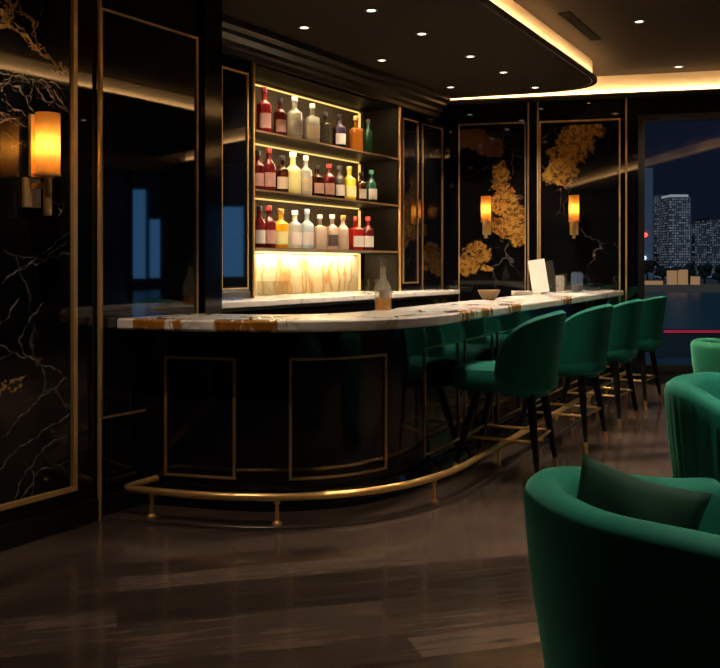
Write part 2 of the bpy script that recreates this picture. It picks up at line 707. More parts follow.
SE = soffit_edge()
bm = B()
prism(bm, [tuple(p) for p in SE] + [(-5.0, YB - 0.1)], Z_SOF, Z_CEIL)
struct('ceiling_soffit', bm, M['soffit'], 'lowered brown ceiling over the bar with a rounded corner', 'ceiling')


def offset_path(pts, d):
    """plan path moved d to its right-hand side"""
    out = []
    n = len(pts)
    for i, p in enumerate(pts):
        if i == 0:
            t = pts[1] - pts[0]
        elif i == n - 1:
            t = pts[-1] - pts[-2]
        else:
            t = (pts[i + 1] - p).normalized() + (p - pts[i - 1]).normalized()
        t.normalize()
        out.append(p + Vector((t.y, -t.x)) * d)
    return out


# glowing cove strip along the soffit edge, under it a small brass lip
def edge_strip(name, path, d0, d1, z0, z1, m, label, cat):
    bm = B()
    band(bm, offset_path(path, d1), offset_path(path, d0), [(0, z0), (0, z1), (1, z1), (1, z0)])
    o = obj(name, bm, m)
    tag(o, label, cat)
    return o


def cove(path, label, trim_no, zb=Z_SOF):
    """cream cove face, led strip lying behind a small lip"""
    bm = B()
    band(bm, offset_path(path, 0.0115), offset_path(path, 0.0015), [(0, zb + 0.002), (0, Z_CEIL - 0.001), (1, Z_CEIL - 0.001), (1, zb + 0.002)])
    struct('trim_%d' % trim_no, bm, M['cove'])
    bm = B()
    band(bm, offset_path(path, 0.062), offset_path(path, 0.0125), [(0, zb - 0.004), (0, zb + 0.022), (0.12, zb + 0.022), (0.12, zb + 0.008), (1, zb + 0.008), (1, zb - 0.004)])
    struct('trim_%d' % (trim_no + 1), bm, M['soffit'])
    bm = B()
    band(bm, offset_path(path, 0.052), offset_path(path, 0.034), [(0, zb + 0.0085), (0, zb + 0.0195), (1, zb + 0.0195), (1, zb + 0.0085)])
    tag(obj('cove_light', bm, M['led']), label, 'light')


cove(SE, 'warm led cove light running along the rounded edge of the bar soffit', 20)

# second dropped ceiling over the seating, its lit edge facing the bar
SE2 = [Vector((0.50, bw_y(0.5) - 0.9)), Vector((0.50, YB - 0.1))]
bm = B()
prism(bm, [tuple(SE2[0]), tuple(SE2[1]), (XR, YB - 0.1), (XR, bw_y(XR) - 0.9)], Z_SOF, Z_CEIL)
struct('ceiling_seating', bm, M['soffit'], 'lowered brown ceiling over the armchairs', 'ceiling')
cove(SE2, 'warm led cove light along the lowered ceiling over the armchairs', 22)

# perimeter soffit along the back wall
UEND = (XR - XS) / BD.x
def bquad(u0, u1, v0, v1):
    return [tuple(bw(u0, v0).xy), tuple(bw(u1, v0).xy), tuple(bw(u1, v1).xy), tuple(bw(u0, v1).xy)]


bm = B()
prism(bm, bquad(0.0, UEND, 0.0, 0.16), 3.385, Z_CEIL)
struct('ceiling_border', bm, M['soffit'], 'narrow dropped ceiling border above the window wall', 'ceiling')
SEB = [bw(u, 0.16).xy for u in (0.03, 3.0, 6.0, UEND - 0.02)]
cove(SEB, 'warm led cove light running straight above the window wall', 24, 3.385)

# near left wall (thick block down to the set-back shelf wall)
bm = B()
box(bm, XS - 0.2, XA, YB, YA, 0, Z_SOF)
struct('wall_left', bm, M['lacquer'], 'near left wall in black lacquer', 'wall')
bm = B()
WR = (10.7, 12.5)
box(bm, XR, XR + 0.15, YB, WR[0], 0, Z_CEIL)
box(bm, XR, XR + 0.15, WR[1], bw_y(XR) + 0.1, 0, Z_CEIL)
box(bm, XR, XR + 0.15, WR[0], WR[1], 0, 0.15)
box(bm, XR, XR + 0.15, WR[0], WR[1], 3.17, Z_CEIL)
struct('wall_right', bm, M['dark_wall'])
bm = B()
box(bm, XS - 0.2, XR + 0.15, YB - 0.15, YB, 0, Z_CEIL)
struct('wall_rear', bm, M['dark_wall'])

# shelf wall with a niche hole
NY0, NY1 = 6.20, 8.757         # niche along the wall
NZ0, NZ1 = 1.04, 3.17
ND = 0.45
bm = B()
box(bm, XS - 0.7, XS, YA, NY0, 0, Z_SOF)
box(bm, XS - 0.7, XS, NY1, YC, 0, Z_SOF)
box(bm, XS - 0.7, XS, NY0, NY1, 0, NZ0)
box(bm, XS - 0.7, XS, NY0, NY1, NZ1, Z_SOF)
box(bm, XS - 0.7, XS - ND, NY0, NY1, NZ0, NZ1)
struct('wall_bar', bm, M['lacquer'], 'black lacquered wall behind the bar with the bottle niche', 'wall')

# back wall with window openings
WIN = [(2.235, 5.9), (6.4, UEND - 0.15)]
WZ0, WZ1 = 0.15, 3.17
bm = B()
mtx = Matrix.Rotation(RB, 4, 'Z')
mtx.translation = BC
def bbox(bm, u0, u1, v0, v1, z0, z1, bevel=0.0):
    """box in back-wall coordinates"""
    m4 = Matrix(((BD.x, BN.x, 0, BC.x), (BD.y, BN.y, 0, BC.y), (0, 0, 1, 0), (0, 0, 0, 1)))
    return box(bm, u0, u1, v0, v1, z0, z1, m4, bevel)


edges = [-0.6, WIN[0][0], WIN[0][1], WIN[1][0], WIN[1][1], UEND + 0.1]
for a, b in ((0, 1), (2, 3), (4, 5)):
    bbox(bm, edges[a], edges[b], -0.25, 0, 0, Z_CEIL)
for a, b in ((1, 2), (3, 4)):
    bbox(bm, edges[a], edges[b], -0.25, 0, 0, WZ0)
    bbox(bm, edges[a], edges[b], -0.25, 0, WZ1, Z_CEIL)
struct('wall_back', bm, M['lacquer'], 'black back wall with marble panels and windows', 'wall')

for k, (u0, u1) in enumerate(WIN):
    w = thing('window_%d' % (k + 1), 'tall black framed window looking onto the night city' if k == 0 else 'second tall black framed window further along the back wall', 'window')
    w['kind'] = 'structure'
    w.location = bw(u0, 0, 0)
    w.rotation_euler = (0, 0, BANG)
    L = u1 - u0
    bm = B()
    frame_rect(bm, 0, L, WZ0, WZ1, 0.07, -0.03, 0.16)
    nm = 1 if k == 0 else 2
    for q in range(1, nm + 1):
        x = L * q / (nm + 1)
        box(bm, x - 0.035, x + 0.035, -0.02, 0.14, WZ0 + 0.085, WZ1 - 0.085)
    obj('window_frame', bm, M['black_metal'], w)
    bm = B()
    box(bm, 0.08, L - 0.08, 0.06, 0.066, WZ0 + 0.08, WZ1 - 0.08)
    obj('window_pane', bm, M['pane'], w)

w = thing('window_3', 'tall window in the right wall', 'window', (XR, WR[0], 0), PI / 2)
w['kind'] = 'structure'
bm = B()
frame_rect(bm, 0, WR[1] - WR[0], WZ0, WZ1, 0.06, -0.12, 0.02)
box(bm, 0.87, 0.93, -0.1, 0.01, WZ0 + 0.06, WZ1 - 0.06)
obj('window_frame', bm, M['black_metal'], w)
bm = B()
box(bm, 0.055, WR[1] - WR[0] - 0.055, -0.066, -0.06, WZ0 + 0.055, WZ1 - 0.055)
obj('window_pane', bm, M['pane'], w)

# baseboards
bm = B()
box(bm, XA, XA + 0.025, YB, YA - 0.62, 0, 0.12)
struct('baseboard_left', bm, M['satin'])
bm = B()
bbox(bm, 0.0, UEND, 0, 0.03, 0, 0.12)
o = struct('baseboard_back', bm, M['satin'])

# crown moulding, stepped, above the shelf wall
bm = B()
prof = [(0, 3.17), (0.05, 3.17), (0.05, 3.215), (0.085, 3.23), (0.085, 3.265), (0.14, 3.30), (0.14, 3.335), (0.19, 3.36), (0.19, Z_SOF), (0, Z_SOF)]
ends = [B, B]
r0 = [bm.verts.new((XS + x, YA + 0.003, z)) for x, z in prof]
r1 = [bm.verts.new((XS + x, 9.70, z)) for x, z in prof]
for i in range(len(prof)):
    j = (i + 1) % len(prof)
    bm.faces.new((r0[i], r0[j], r1[j], r1[i]))
bm.faces.new(r0[::-1])
bm.faces.new(r1)
struct('trim_3', bm, M['crown'], 'stepped black crown moulding above the bottle niche', 'moulding')

# ---- near left wall: marble panel, brass pipes, mirror panel
LW = (math.cos(RA), math.sin(RA))
def wallA(bmfun, name, m, smooth=False, **kw):
    bm = B()
    bmfun(bm)
    return struct(name, bm, m, smooth=smooth, loc=(XA, 0, 0), rot=(0, 0, RA), **kw)


Y72, Y97 = 3.261, 3.4325
def wallA_pt(px, py):
    """local x, z on the near wall for a photo position"""
    u = (px - 360) / 900
    rx = -math.sin(YAW) + math.cos(YAW) * u
    ry = math.cos(YAW) + math.sin(YAW) * u
    d = XA / rx
    return (-ry * d, 0.0, EYE - (py - 265) / 900 * d)


def ribbon(bm, line, w0, slot, rnd, y, wob=0.012, taper=True):
    """irregular vein lying in the panel face, a few tenths of a millimetre proud"""
    pts = [Vector(wallA_pt(*p)) for p in line]
    fine = []
    for p, q in zip(pts, pts[1:]):
        n = max(2, int((q - p).length / 0.012))
        for k in range(n):
            fine.append(p.lerp(q, k / n))
    fine.append(pts[-1])
    ph = [rnd.uniform(0, 6.28) for _ in range(6)]
    out = []
    s_ = 0.0
    n = len(fine)
    for i, p in enumerate(fine):
        d = (fine[min(i + 1, n - 1)] - fine[max(0, i - 1)]).normalized()
        nr = Vector((-d.z, 0, d.x))
        s_ += 0.012
        off = wob * (math.sin(s_ * 38 + ph[0]) * 0.5 + math.sin(s_ * 91 + ph[1]) * 0.3 + math.sin(s_ * 203 + ph[2]) * 0.16)
        w = w0 * (0.55 + 0.35 * math.sin(s_ * 47 + ph[3]) + 0.3 * math.sin(s_ * 131 + ph[4]) + rnd.uniform(-0.15, 0.25))
        if taper:
            w *= min(1, (n - i) / 10)
        w = max(w, 0.0006)
        c = p + nr * off
        l, r = c + nr * w, c - nr * w
        out.append((bm.verts.new((l.x, y, l.z)), bm.verts.new((r.x, y, r.z))))
    for (a, b), (c, d) in zip(out, out[1:]):
        f = bm.faces.new((a, b, d, c))
        f.material_index = slot


def near_panel():
    rnd = random.Random(11)
    bm = B()
    box(bm, -Y72 + 0.02, -1.2, 0.001, 0.012, 0.22, 3.2)
    white = [[(42, 300), (17, 338), (25, 357), (48, 366), (69, 380)], [(67, 376), (30, 405), (0, 438)], [(71, 412), (40, 432), (0, 462)], [(25, 357), (8, 352), (-10, 335)], [(19, 296), (5, 318), (-12, 330)],
             [(0, 282), (30, 262), (68, 232)], [(12, 500), (25, 470), (50, 440), (70, 436)], [(20, 498), (38, 470), (66, 462)], [(-5, 360), (12, 352)], [(-10, 478), (14, 450)], [(30, 495), (34, 476), (22, 462)], [(66, 240), (40, 262), (16, 268)]]
    tan = [[(-5, 84), (18, 86), (26, 105), (38, 118)], [(-8, 70), (20, 78), (40, 80), (56, 95), (68, 116)], [(30, 82), (44, 100), (52, 104), (68, 112)], [(0, 100), (20, 112), (30, 124)], [(-10, 125), (8, 118), (30, 130)], [(-6, 112), (14, 124), (22, 122)], [(48, 82), (58, 88), (66, 100)], [(0, 92), (6, 80), (14, 72)], [(10, 150), (20, 142), (30, 150)], [(50, 200), (60, 212), (52, 222)], [(22, 74), (30, 90), (24, 100)], [(40, 84), (48, 92), (60, 110), (68, 108)]]
    gold = [[(0, 20), (20, 34), (36, 49), (46, 58), (62, 72), (66, 76)], [(20, 12), (32, 24), (37, 46)], [(4, 26), (14, 8), (20, -8)], [(-6, 10), (8, 16), (14, 4)], [(-4, 28), (8, 20), (22, 32)]]
    y = 0.0124
    for l in white:
        ribbon(bm, l, 0.0042, 1, rnd, y)
    for l in tan:
        ribbon(bm, l, 0.0055, 2, rnd, y + 0.0002)
        ribbon(bm, l, 0.002, 2, rnd, y + 0.0002, wob=0.05)
    for k, l in enumerate(gold):
        ribbon(bm, l, 0.011, 3, rnd, y + 0.0004, wob=0.016)
        ribbon(bm, l, 0.005, 3, rnd, y + 0.0004, wob=0.04)
    ribbon(bm, [(-14, 400), (2, 389), (14, 379), (27, 374)], 0.017, 3, rnd, y + 0.0004)
    ribbon(bm, [(-10, 380), (4, 384), (20, 378)], 0.006, 2, rnd, y + 0.0003, wob=0.03)
    # gold flecks round the gold veins
    for cx, cy, sx, sy, n in ((6, 8, 10, 18, 46), (56, 68, 8, 6, 22), (34, 47, 6, 5, 10), (6, 388, 14, 6, 12)):
        for _ in range(n):
            c = Vector(wallA_pt(cx + rnd.gauss(0, sx * 0.5), cy + rnd.gauss(0, sy * 0.5)))
            r = rnd.uniform(0.003, 0.016)
            vs = []
            for q in range(7):
                a = 2 * PI * q / 7
                rr = r * rnd.uniform(0.5, 1.2)
                vs.append(bm.verts.new((c.x + rr * math.cos(a), y + 0.0006, c.z + rr * math.sin(a) * 0.8)))
            f = bm.faces.new(vs)
            f.material_index = 3
    o = struct('wall_panel', bm, dark_marble('black_marble_near', None), 'black marble panel with pale and gold veins beside the near wall sconce', 'panel', loc=(XA, 0, 0), rot=(0, 0, RA))
    for n, c in (('white_vein', (0.17, 0.165, 0.165)), ('tan_vein', (0.22, 0.15, 0.10)), ('gold_vein', (0.50, 0.27, 0.08))):
        o.data.materials.append(mat(n, c, 0.06, noise=0.6, nscale=26))


near_panel()
wallA(lambda b: frame_rect(b, -Y72 - 0.012, -1.18, 0.2, 3.22, 0.026, 0, 0.03), 'trim_4', M['trim_brass'])
def pipeA(b):
    tube(b, [(-Y97, 0.02, 0.0), (-Y97, 0.02, Z_SOF)], 0.0125, 12)
wallA(pipeA, 'trim_5', M['trim_brass'], smooth=True)
def mirror_frame(b):
    box(b, -4.235, -Y97 - 0.02, 0, 0.012, 2.80, 2.815)
    box(b, -4.237, -4.225, 0, 0.012, 0.9, 2.815)
def tilt_frame(b):
    frame_rect(b, -4.237, -Y97 - 0.02, 0.55, 2.82, 0.012, 0, 0.012)
wallA(tilt_frame, 'trim_6', M['bronze'])
def pil(b):
    box(b, -YA - 0.0, -4.28, 0, 0.03, 0.0, Z_SOF)
wallA(pil, 'trim_7', M['lacquer_bar'])

# ---- shelf wall frames
def wallS(bmfun, name, m, **kw):
    bm = B()
    bmfun(bm)
    return struct(name, bm, m, loc=(XS, 0, 0), rot=(0, 0, RA), **kw)


wallS(lambda b: frame_rect(b, -6.11, -5.75, 1.19, 3.06, 0.016, 0, 0.014), 'trim_8', M['trim_brass'])
wallS(lambda b: frame_rect(b, -9.22, -8.86, 1.19, 3.06, 0.016, 0, 0.014), 'trim_9', M['bronze'])
wallS(lambda b: frame_rect(b, -9.85, -9.33, 0.5, 3.06, 0.012, 0, 0.012), 'trim_10', M['bronze'])

# ---- back wall panels
def wallB(bmfun, name, m, smooth=False, **kw):
    bm = B()
    bmfun(bm)
    return struct(name, bm, m, smooth=smooth, loc=BC, rot=(0, 0, BANG), **kw)


P1 = (0.12, 0.915)      # first marble panel (u range)
P2 = (1.10, 2.02)       # second
def gold_list(lst):
    return [((u, 0, z), (ru, 1, rz)) for u, z, ru, rz in lst]


g1 = gold_list([(0.62, 2.45, 0.16, 0.22), (0.68, 2.20, 0.17, 0.25), (0.80, 1.98, 0.22, 0.22), (0.66, 1.86, 0.22, 0.16), (0.80, 1.78, 0.2, 0.16), (0.35, 1.55, 0.22, 0.18), (0.22, 1.42, 0.2, 0.18), (0.45, 1.33, 0.12, 0.06)])
g1b = gold_list([(0.25, 2.95, 0.3, 0.18), (0.48, 2.85, 0.2, 0.2)])
g2 = gold_list([(1.62, 3.05, 0.3, 0.15), (1.5, 2.85, 0.3, 0.28), (1.35, 2.62, 0.24, 0.26), (1.24, 2.45, 0.15, 0.18)])
wallB(lambda b: box(b, P1[0], P1[1], -0.012, -0.001, 0.2, 3.08), 'wall_panel', dark_marble('marble_gold_a', g1, gold2=g1b), label='black marble panel with gold clouds behind the bar corner', cat='panel')
wallB(lambda b: box(b, P2[0], P2[1], -0.012, -0.001, 0.2, 3.08), 'wall_panel', dark_marble('marble_gold_b', g2), label='black marble panel with a gold patch at its top beside the window', cat='panel')

wallB(lambda b: frame_rect(b, P1[0] - 0.012, P1[1] + 0.012, 0.18, 3.14, 0.014, -0.022, 0), 'trim_11', M['bronze'])
wallB(lambda b: frame_rect(b, P2[0] - 0.014, P2[1] + 0.012, 0.18, 3.14, 0.018, -0.026, 0), 'trim_12', M['trim_brass'])
for k, u in enumerate((0.955, 1.07, 2.098)):
    def pipeB(b, u=u):
        tube(b, [(u, -0.018, 0.0), (u, -0.018, 3.375)], 0.011, 10)
    wallB(pipeB, 'trim_%d' % (13 + k), M['trim_brass'] if k else M['bronze'], smooth=True)

# ------------------------------------------------------------------ the bar
def bez(a, h0, h1, b, n):
    return [a * (1 - t) ** 3 + h0 * 3 * t * (1 - t) ** 2 + h1 * 3 * t * t * (1 - t) + b * t ** 3 for t in [i / n for i in range(n + 1)]]


A0 = Vector((XA + 0.004, 3.575))
A1 = Vector((-3.38, 3.705))
B0 = Vector((-2.475, 5.15))
B1 = Vector((-3.0, 10.9))
dirB = (B1 - B0).normalized()
dirA = (A1 - A0).normalized()
CURVE = bez(A1, A1 + dirA * 0.58, B0 - dirB * 0.9, B0, 32)
LINE = [A0, A0.lerp(A1, 0.5)] + CURVE + [B0.lerp(B1, k / 12) for k in range(1, 13)]


def clip_end(path, gap=0.004, end_gap=0.032):
    """trim a plan path to the back wall, and start it on the near wall"""
    p = [Vector(q) for q in path]
    d = p[-1] - p[-2]
    q = p[-2]
    n = Vector((BN.x, BN.y))
    c = Vector((BC.x, BC.y))
    t = ((c - q).dot(n) + end_gap) / d.dot(n)
    p[-1] = q + d * t
    d0 = p[1] - p[0]
    t0 = (XA + gap - p[0].x) / d0.x
    p[0] = p[0] + d0 * t0
    return p


def arcpos(path, s):
    for a, b in zip(path, path[1:]):
        l = (b - a).length
        if s <= l:
            return a.lerp(b, s / l), (b - a).normalized()
        s -= l
    return path[-1], (path[-1] - path[-2]).normalized()


def s_at_px(path, px):
    """arc length where the face is cut by the sight line of a bearing"""
    f = lambda p: (math.cos(YAW) * p.x + math.sin(YAW) * p.y) / (-math.sin(YAW) * p.x + math.cos(YAW) * p.y)
    u = (px - 360) / 900
    s = 0.0
    for a, b in zip(path, path[1:]):
        fa, fb = f(a), f(b)
        if fa <= u <= fb:
            return s + (b - a).length * (u - fa) / (fb - fa)
        s += (b - a).length
    return s


def arclen(path):
    return sum((b - a).length for a, b in zip(path, path[1:]))


CO = clip_end(LINE)
CI = clip_end(offset_path(LINE, -0.60))
bm = B()
band(bm, CO, CI, [(0.0, CTOP - 0.052), (0.0, CTOP - 0.012), (0.018, CTOP), (0.985, CTOP), (1, CTOP - 0.01), (1, CTOP - 0.065), (0.02, CTOP - 0.065)])
gold_c = []
for px, rx, rz, top in ((140, 0.05, 0.10, 0), (158, 0.07, 0.10, 0), (176, 0.05, 0.08, 0), (222, 0.05, 0.10, 0), (243, 0.09, 0.10, 0), (265, 0.09, 0.10, 0), (467, 0.16, 0.09, 0), (486, 0.12, 0.09, 0), (516, 0.2, 0.09, 0), (568, 0.2, 0.09, 0)):
    p, _d = arcpos(CO, s_at_px(CO, px))
    gold_c.append(((p.x, p.y, CTOP - 0.02), (rx + 0.02, rx + 0.05, rz)))
M['counter'] = white_marble('counter_marble', gold_c)
o = obj('bar_countertop', bm, M['counter'], smooth=True)
tag(o, 'thick white marble countertop with rusty gold patches along its edge, on the curved bar', 'countertop')

bar = thing('bar_counter', 'black glossy curved bar front with brass panel frames and a brass foot rail', 'bar', (-2.9, 4.6, 0))
INV = Matrix.Translation(Vector((2.9, -4.6, 0)))


def bar_part(name, bm, m, parent=None, smooth=False):
    bmesh.ops.transform(bm, matrix=INV, verts=bm.verts[:])
    return obj(name, bm, m, parent or bar, smooth)


FO = clip_end(offset_path(LINE, -0.20))
FI = clip_end(offset_path(LINE, -0.52))
bm = B()
band(bm, FO, FI, [(0, 0.02), (0, CTOP - 0.066), (1, CTOP - 0.066), (1, 0.02)])
bar_part('front_panel', bm, M['lacquer_bar'], smooth=True)
# moulded base and low plinth
bm = B()
band(bm, clip_end(offset_path(LINE, -0.165)), clip_end(offset_path(LINE, -0.198)), [(0, 0.02), (0, 0.10), (0.4, 0.125), (0.4, 0.135), (1, 0.15), (1, 0.02)])
bar_part('base_moulding', bm, M['lacquer_bar'], smooth=True)
bm = B()
band(bm, clip_end(offset_path(LINE, 0.125)), clip_end(offset_path(LINE, -0.5)), [(0, 0.0), (0, 0.016), (0.005, 0.0195), (1, 0.0195), (1, 0.0)])
bar_part('plinth', bm, mat('brown_plinth', (0.05, 0.034, 0.026), 0.3, noise=0.3, nscale=5), smooth=True)


def face_frame(s0, s1, z0, z1, w, path, m):
    """moulded frame lying on the bar face between two arc lengths"""
    n = max(2, int((s1 - s0) / 0.05))
    bm = B()
    def strip(sa, sb, za, zb, k):
        rings = []
        for i in range(k + 1):
            p, d = arcpos(path, sa + (sb - sa) * i / k)
            nrm = Vector((d.y, -d.x))
            ring = []
            for off, z in ((0.0005, za), (0.010, za + 0.003), (0.010, zb - 0.003), (0.0005, zb)):
                q = p + nrm * off
                ring.append(bm.verts.new((q.x, q.y, z)))
            rings.append(ring)
        for a, b in zip(rings, rings[1:]):
            for j in range(4):
                bm.faces.new((a[j], a[(j + 1) % 4], b[(j + 1) % 4], b[j]))
        bm.faces.new(rings[0][::-1])
        bm.faces.new(rings[-1])
    strip(s0, s1, z0, z0 + w, n)
    strip(s0, s1, z1 - w, z1, n)
    strip(s0, s0 + w, z0 + w, z1 - w, 1)
    strip(s1 - w, s1, z0 + w, z1 - w, 1)
    return bar_part('panel_frame', bm, m)


SA = s_at_px(FO, 165), s_at_px(FO, 236)
SB = s_at_px(FO, 289), s_at_px(FO, 386)
face_frame(SA[0], SA[1], 0.185, 0.875, 0.016, FO, M['bronze'])
face_frame(SB[0], SB[1], 0.185, 0.875, 0.016, FO, M['bronze'])
s = s_at_px(FO, 424)
TOT = arclen(FO)
while s + 0.62 < TOT:
    face_frame(s, s + 0.62, 0.185, 0.875, 0.014, FO, M['bronze'])
    s += 0.74

# brass foot rail with posts
RL = offset_path(LINE, 0.085)
ROUT = [p for p in clip_end(RL)]
start = Vector((-3.66, 3.612))
pts = [Vector((-3.75, 3.80)), Vector((-3.75, 3.62)), Vector((-3.738, 3.565)), Vector((-3.69, 3.548))] + [p for p in RL if p.x > -3.45 or p.y > 5]
pts = [p for p in pts if p.y < bw_y(p.x) - 0.25]
bm = B()
tube(bm, [(p.x, p.y, 0.165) for p in pts], 0.021, 12)
rail = bar_part('foot_rail', bm, M['brass'], smooth=True)
RP = [p for p in pts[3:]]
rl = arclen(RP)
for px in (150, 277, 434):
    pass
posts = [s_at_px(RP, 152), s_at_px(RP, 277), s_at_px(RP, 434)]
q = posts[-1] + 1.05
while q < rl:
    posts.append(q)
    q += 1.05
for sp in posts:
    p, d = arcpos(RP, sp)
    bm = B()
    lathe(bm, [(0.026, 0.0197), (0.026, 0.03), (0.012, 0.042), (0.010, 0.125), (0.017, 0.135), (0.017, 0.15)], 14, (p.x, p.y, 0))
    bar_part('rail_post', bm, M['brass'], rail, smooth=True)

# warm led under the overhanging plinth edge lights the floor by the stools
# ------------------------------------------------------------------ back bar: niche, shelves, leds, back counter
unit = thing('bottle_shelf', 'backlit recessed wall shelf with three rows of bottles behind the bar', 'shelf', (XS, 7.48, 0))
UI = Matrix.Translation(Vector((-XS, -7.48, 0)))


def unit_part(name, bm, m, parent=None, smooth=False):
    bmesh.ops.transform(bm, matrix=UI, verts=bm.verts[:])
    return obj(name, bm, m, parent or unit, smooth)


SHELF = [2.59, 2.07, 1.555]      # top faces
M['niche_back'] = mat('bronze_mirror_back', (0.030, 0.017, 0.005), 0.6, Specular_IOR_Level=0.15, noise=0.6, nscale=3)
M['niche_side'] = mat('dark_niche_lining', (0.006, 0.004, 0.002), 0.5, Specular_IOR_Level=0.15)
M['shelf_dark'] = mat('dark_glass_shelf', (0.02, 0.014, 0.009), 0.4)
XB = XS - ND
e = 0.004
bm = B()
box(bm, XB + e, XB + 0.012, NY0 + e, NY1 - e, 1.575, NZ1 - e)
unit_part('back_panel', bm, M['niche_back'])
bm = B()
box(bm, XB + 0.014, XS - 0.002, NY0 + e, NY1 - e, NZ1 - 0.02, NZ1 - e)
unit_part('top_panel', bm, M['niche_side'])
bm = B()
box(bm, XB + 0.014, XS - 0.002, NY1 - 0.02, NY1 - e, 1.11, NZ1 - 0.0205)
unit_part('side_panel', bm, M['niche_side'])
for z in SHELF:
    bm = B()
    box(bm, XB + 0.015, XS + 0.012, NY0 + e, NY1 - 0.0205, z - 0.022, z, bevel=0.002)
    sh = unit_part('shelf', bm, M['shelf_dark'])
    bm = B()
    box(bm, XS + 0.0125, XS + 0.016, NY0 + e, NY1 - e, z - 0.019, z - 0.003)
    unit_part('shelf_edge', bm, M['bronze'], sh)
YV = 8.615
for z in (NZ1 - 0.045, SHELF[0] - 0.03, SHELF[1] - 0.03):
    bm = B()
    box(bm, XB + 0.016, XB + 0.030, NY0 + 0.01, YV, z - 0.014, z)
    unit_part('led_strip', bm, M['led_shelf'])
for z0, z1 in ((SHELF[0] + 0.003, NZ1 - 0.056), (SHELF[1] + 0.003, SHELF[0] - 0.056), (SHELF[2] + 0.003, SHELF[1] - 0.056), (1.115, SHELF[2] - 0.03)):
    bm = B()
    box(bm, XB + 0.016, XB + 0.034, YV, YV + 0.022, z0, z1)
    unit_part('led_strip', bm, M['led_shelf'])
bm = B()
box(bm, XS + 0.0015, XS + 0.018, NY0 - 0.03, NY0 - 0.008, 1.11, NZ1 + 0.03)
box(bm, XS + 0.0015, XS + 0.018, NY1 + 0.008, NY1 + 0.04, 1.11, NZ1 + 0.03)
box(bm, XS + 0.0015, XS + 0.018, NY0 - 0.008, NY1 + 0.008, NZ1 + 0.008, NZ1 + 0.03)
unit_part('outer_frame', bm, M['trim_brass'])

M['backsplash'] = white_marble('honey_marble', None, (0.90, 0.76, 0.52), 0.25, amber=0.8, vein=0.2)
bm = B()
box(bm, XB + e, XB + 0.014, NY0 + e, YV - 0.002, 1.112, SHELF[2] - 0.024)
tag(obj('marble_backsplash', bm, M['backsplash']), 'glowing honey-veined white marble splashback under the lowest bottle shelf', 'splashback')
bm = B()
box(bm, XB + 0.018, XB + 0.034, NY0 + 0.01, YV - 0.01, SHELF[2] - 0.042, SHELF[2] - 0.0225)
unit_part('led_strip', bm, M['led_shelf'])

bc = thing('back_counter', 'narrow white marble back counter below the bottle shelves', 'counter', (XS, 7.6, 0))
BI = Matrix.Translation(Vector((-XS, -7.6, 0)))
M['marble_plain'] = white_marble('back_counter_marble', None)
bm = B()
box(bm, XS + 0.002, XS + 0.36, 5.2, 9.60, 1.06, 1.108, bevel=0.006)
box(bm, XB + e, XS + 0.003, NY0 + e, NY1 - e, 1.06, 1.108)
bmesh.ops.transform(bm, matrix=BI, verts=bm.verts[:])
obj('counter_slab', bm, M['marble_plain'], bc)
bm = B()
box(bm, XS + 0.002, XS + 0.32, 5.25, 9.55, 0.0, 1.06)
bmesh.ops.transform(bm, matrix=BI, verts=bm.verts[:])
obj('cabinet', bm, M['satin'], bc)
for k in range(6):
    y0 = 5.28 + k * 0.71
    bm = B()
    box(bm, XS + 0.3205, XS + 0.338, y0, y0 + 0.69, 0.08, 1.03, bevel=0.004)
    bmesh.ops.transform(bm, matrix=BI, verts=bm.verts[:])
    d = obj('door', bm, M['lacquer_bar'], bc)
    bm = B()
    yk = y0 + (0.63 if k % 2 == 0 else 0.06)
    tube(bm, [(XS + 0.336, yk, 0.62), (XS + 0.36, yk, 0.62), (XS + 0.36, yk, 0.84), (XS + 0.336, yk, 0.84)], 0.006, 8)
    bmesh.ops.transform(bm, matrix=BI, verts=bm.verts[:])
    obj('handle', bm, M['brass'], d, smooth=True)

# ------------------------------------------------------------------ bottles
GL = {
    'red': bottle_glass('red_bottle_glass', (0.55, 0.035, 0.025), 0.25),
    'darkred': bottle_glass('wine_bottle_glass', (0.20, 0.016, 0.018), 0.20),
    'brown': bottle_glass('brown_bottle_glass', (0.12, 0.035, 0.012), 0.35),
    'clear': bottle_glass('clear_bottle_glass', (0.95, 0.91, 0.80), 0.55),
    'smoky': bottle_glass('smoky_bottle_glass', (0.16, 0.13, 0.10), 0.6),
    'purple': bottle_glass('purple_bottle_glass', (0.05, 0.02, 0.06), 0.3),
    'amber': bottle_glass('amber_bottle_glass', (0.6, 0.2, 0.02), 0.3),
    'green': bottle_glass('green_bottle_glass', (0.03, 0.13, 0.07), 0.3),
    'yellow': bottle_glass('yellow_bottle_glass', (1.0, 0.76, 0.05), 0.20),
    'lemon': bottle_glass('pale_lemon_bottle_glass', (1.0, 0.93, 0.40), 0.25),
    'orange': bottle_glass('orange_yellow_bottle_glass', (1.0, 0.52, 0.02), 0.12),
    'blue': bottle_glass('pale_blue_bottle_glass', (0.75, 0.85, 0.92), 0.50),
    'rose': bottle_glass('rose_bottle_glass', (0.90, 0.72, 0.58), 0.52),
}
LB = {
    'pink': mat('pink_label', (0.52, 0.27, 0.22), 0.6),
    'white': mat('white_label', (0.58, 0.50, 0.43), 0.6),
    'cream': mat('cream_label', (0.60, 0.47, 0.30), 0.6),
    'lemon': mat('pale_yellow_label', (0.80, 0.72, 0.30), 0.6),
    'dark': mat('dark_label', (0.05, 0.03, 0.03), 0.6),
}
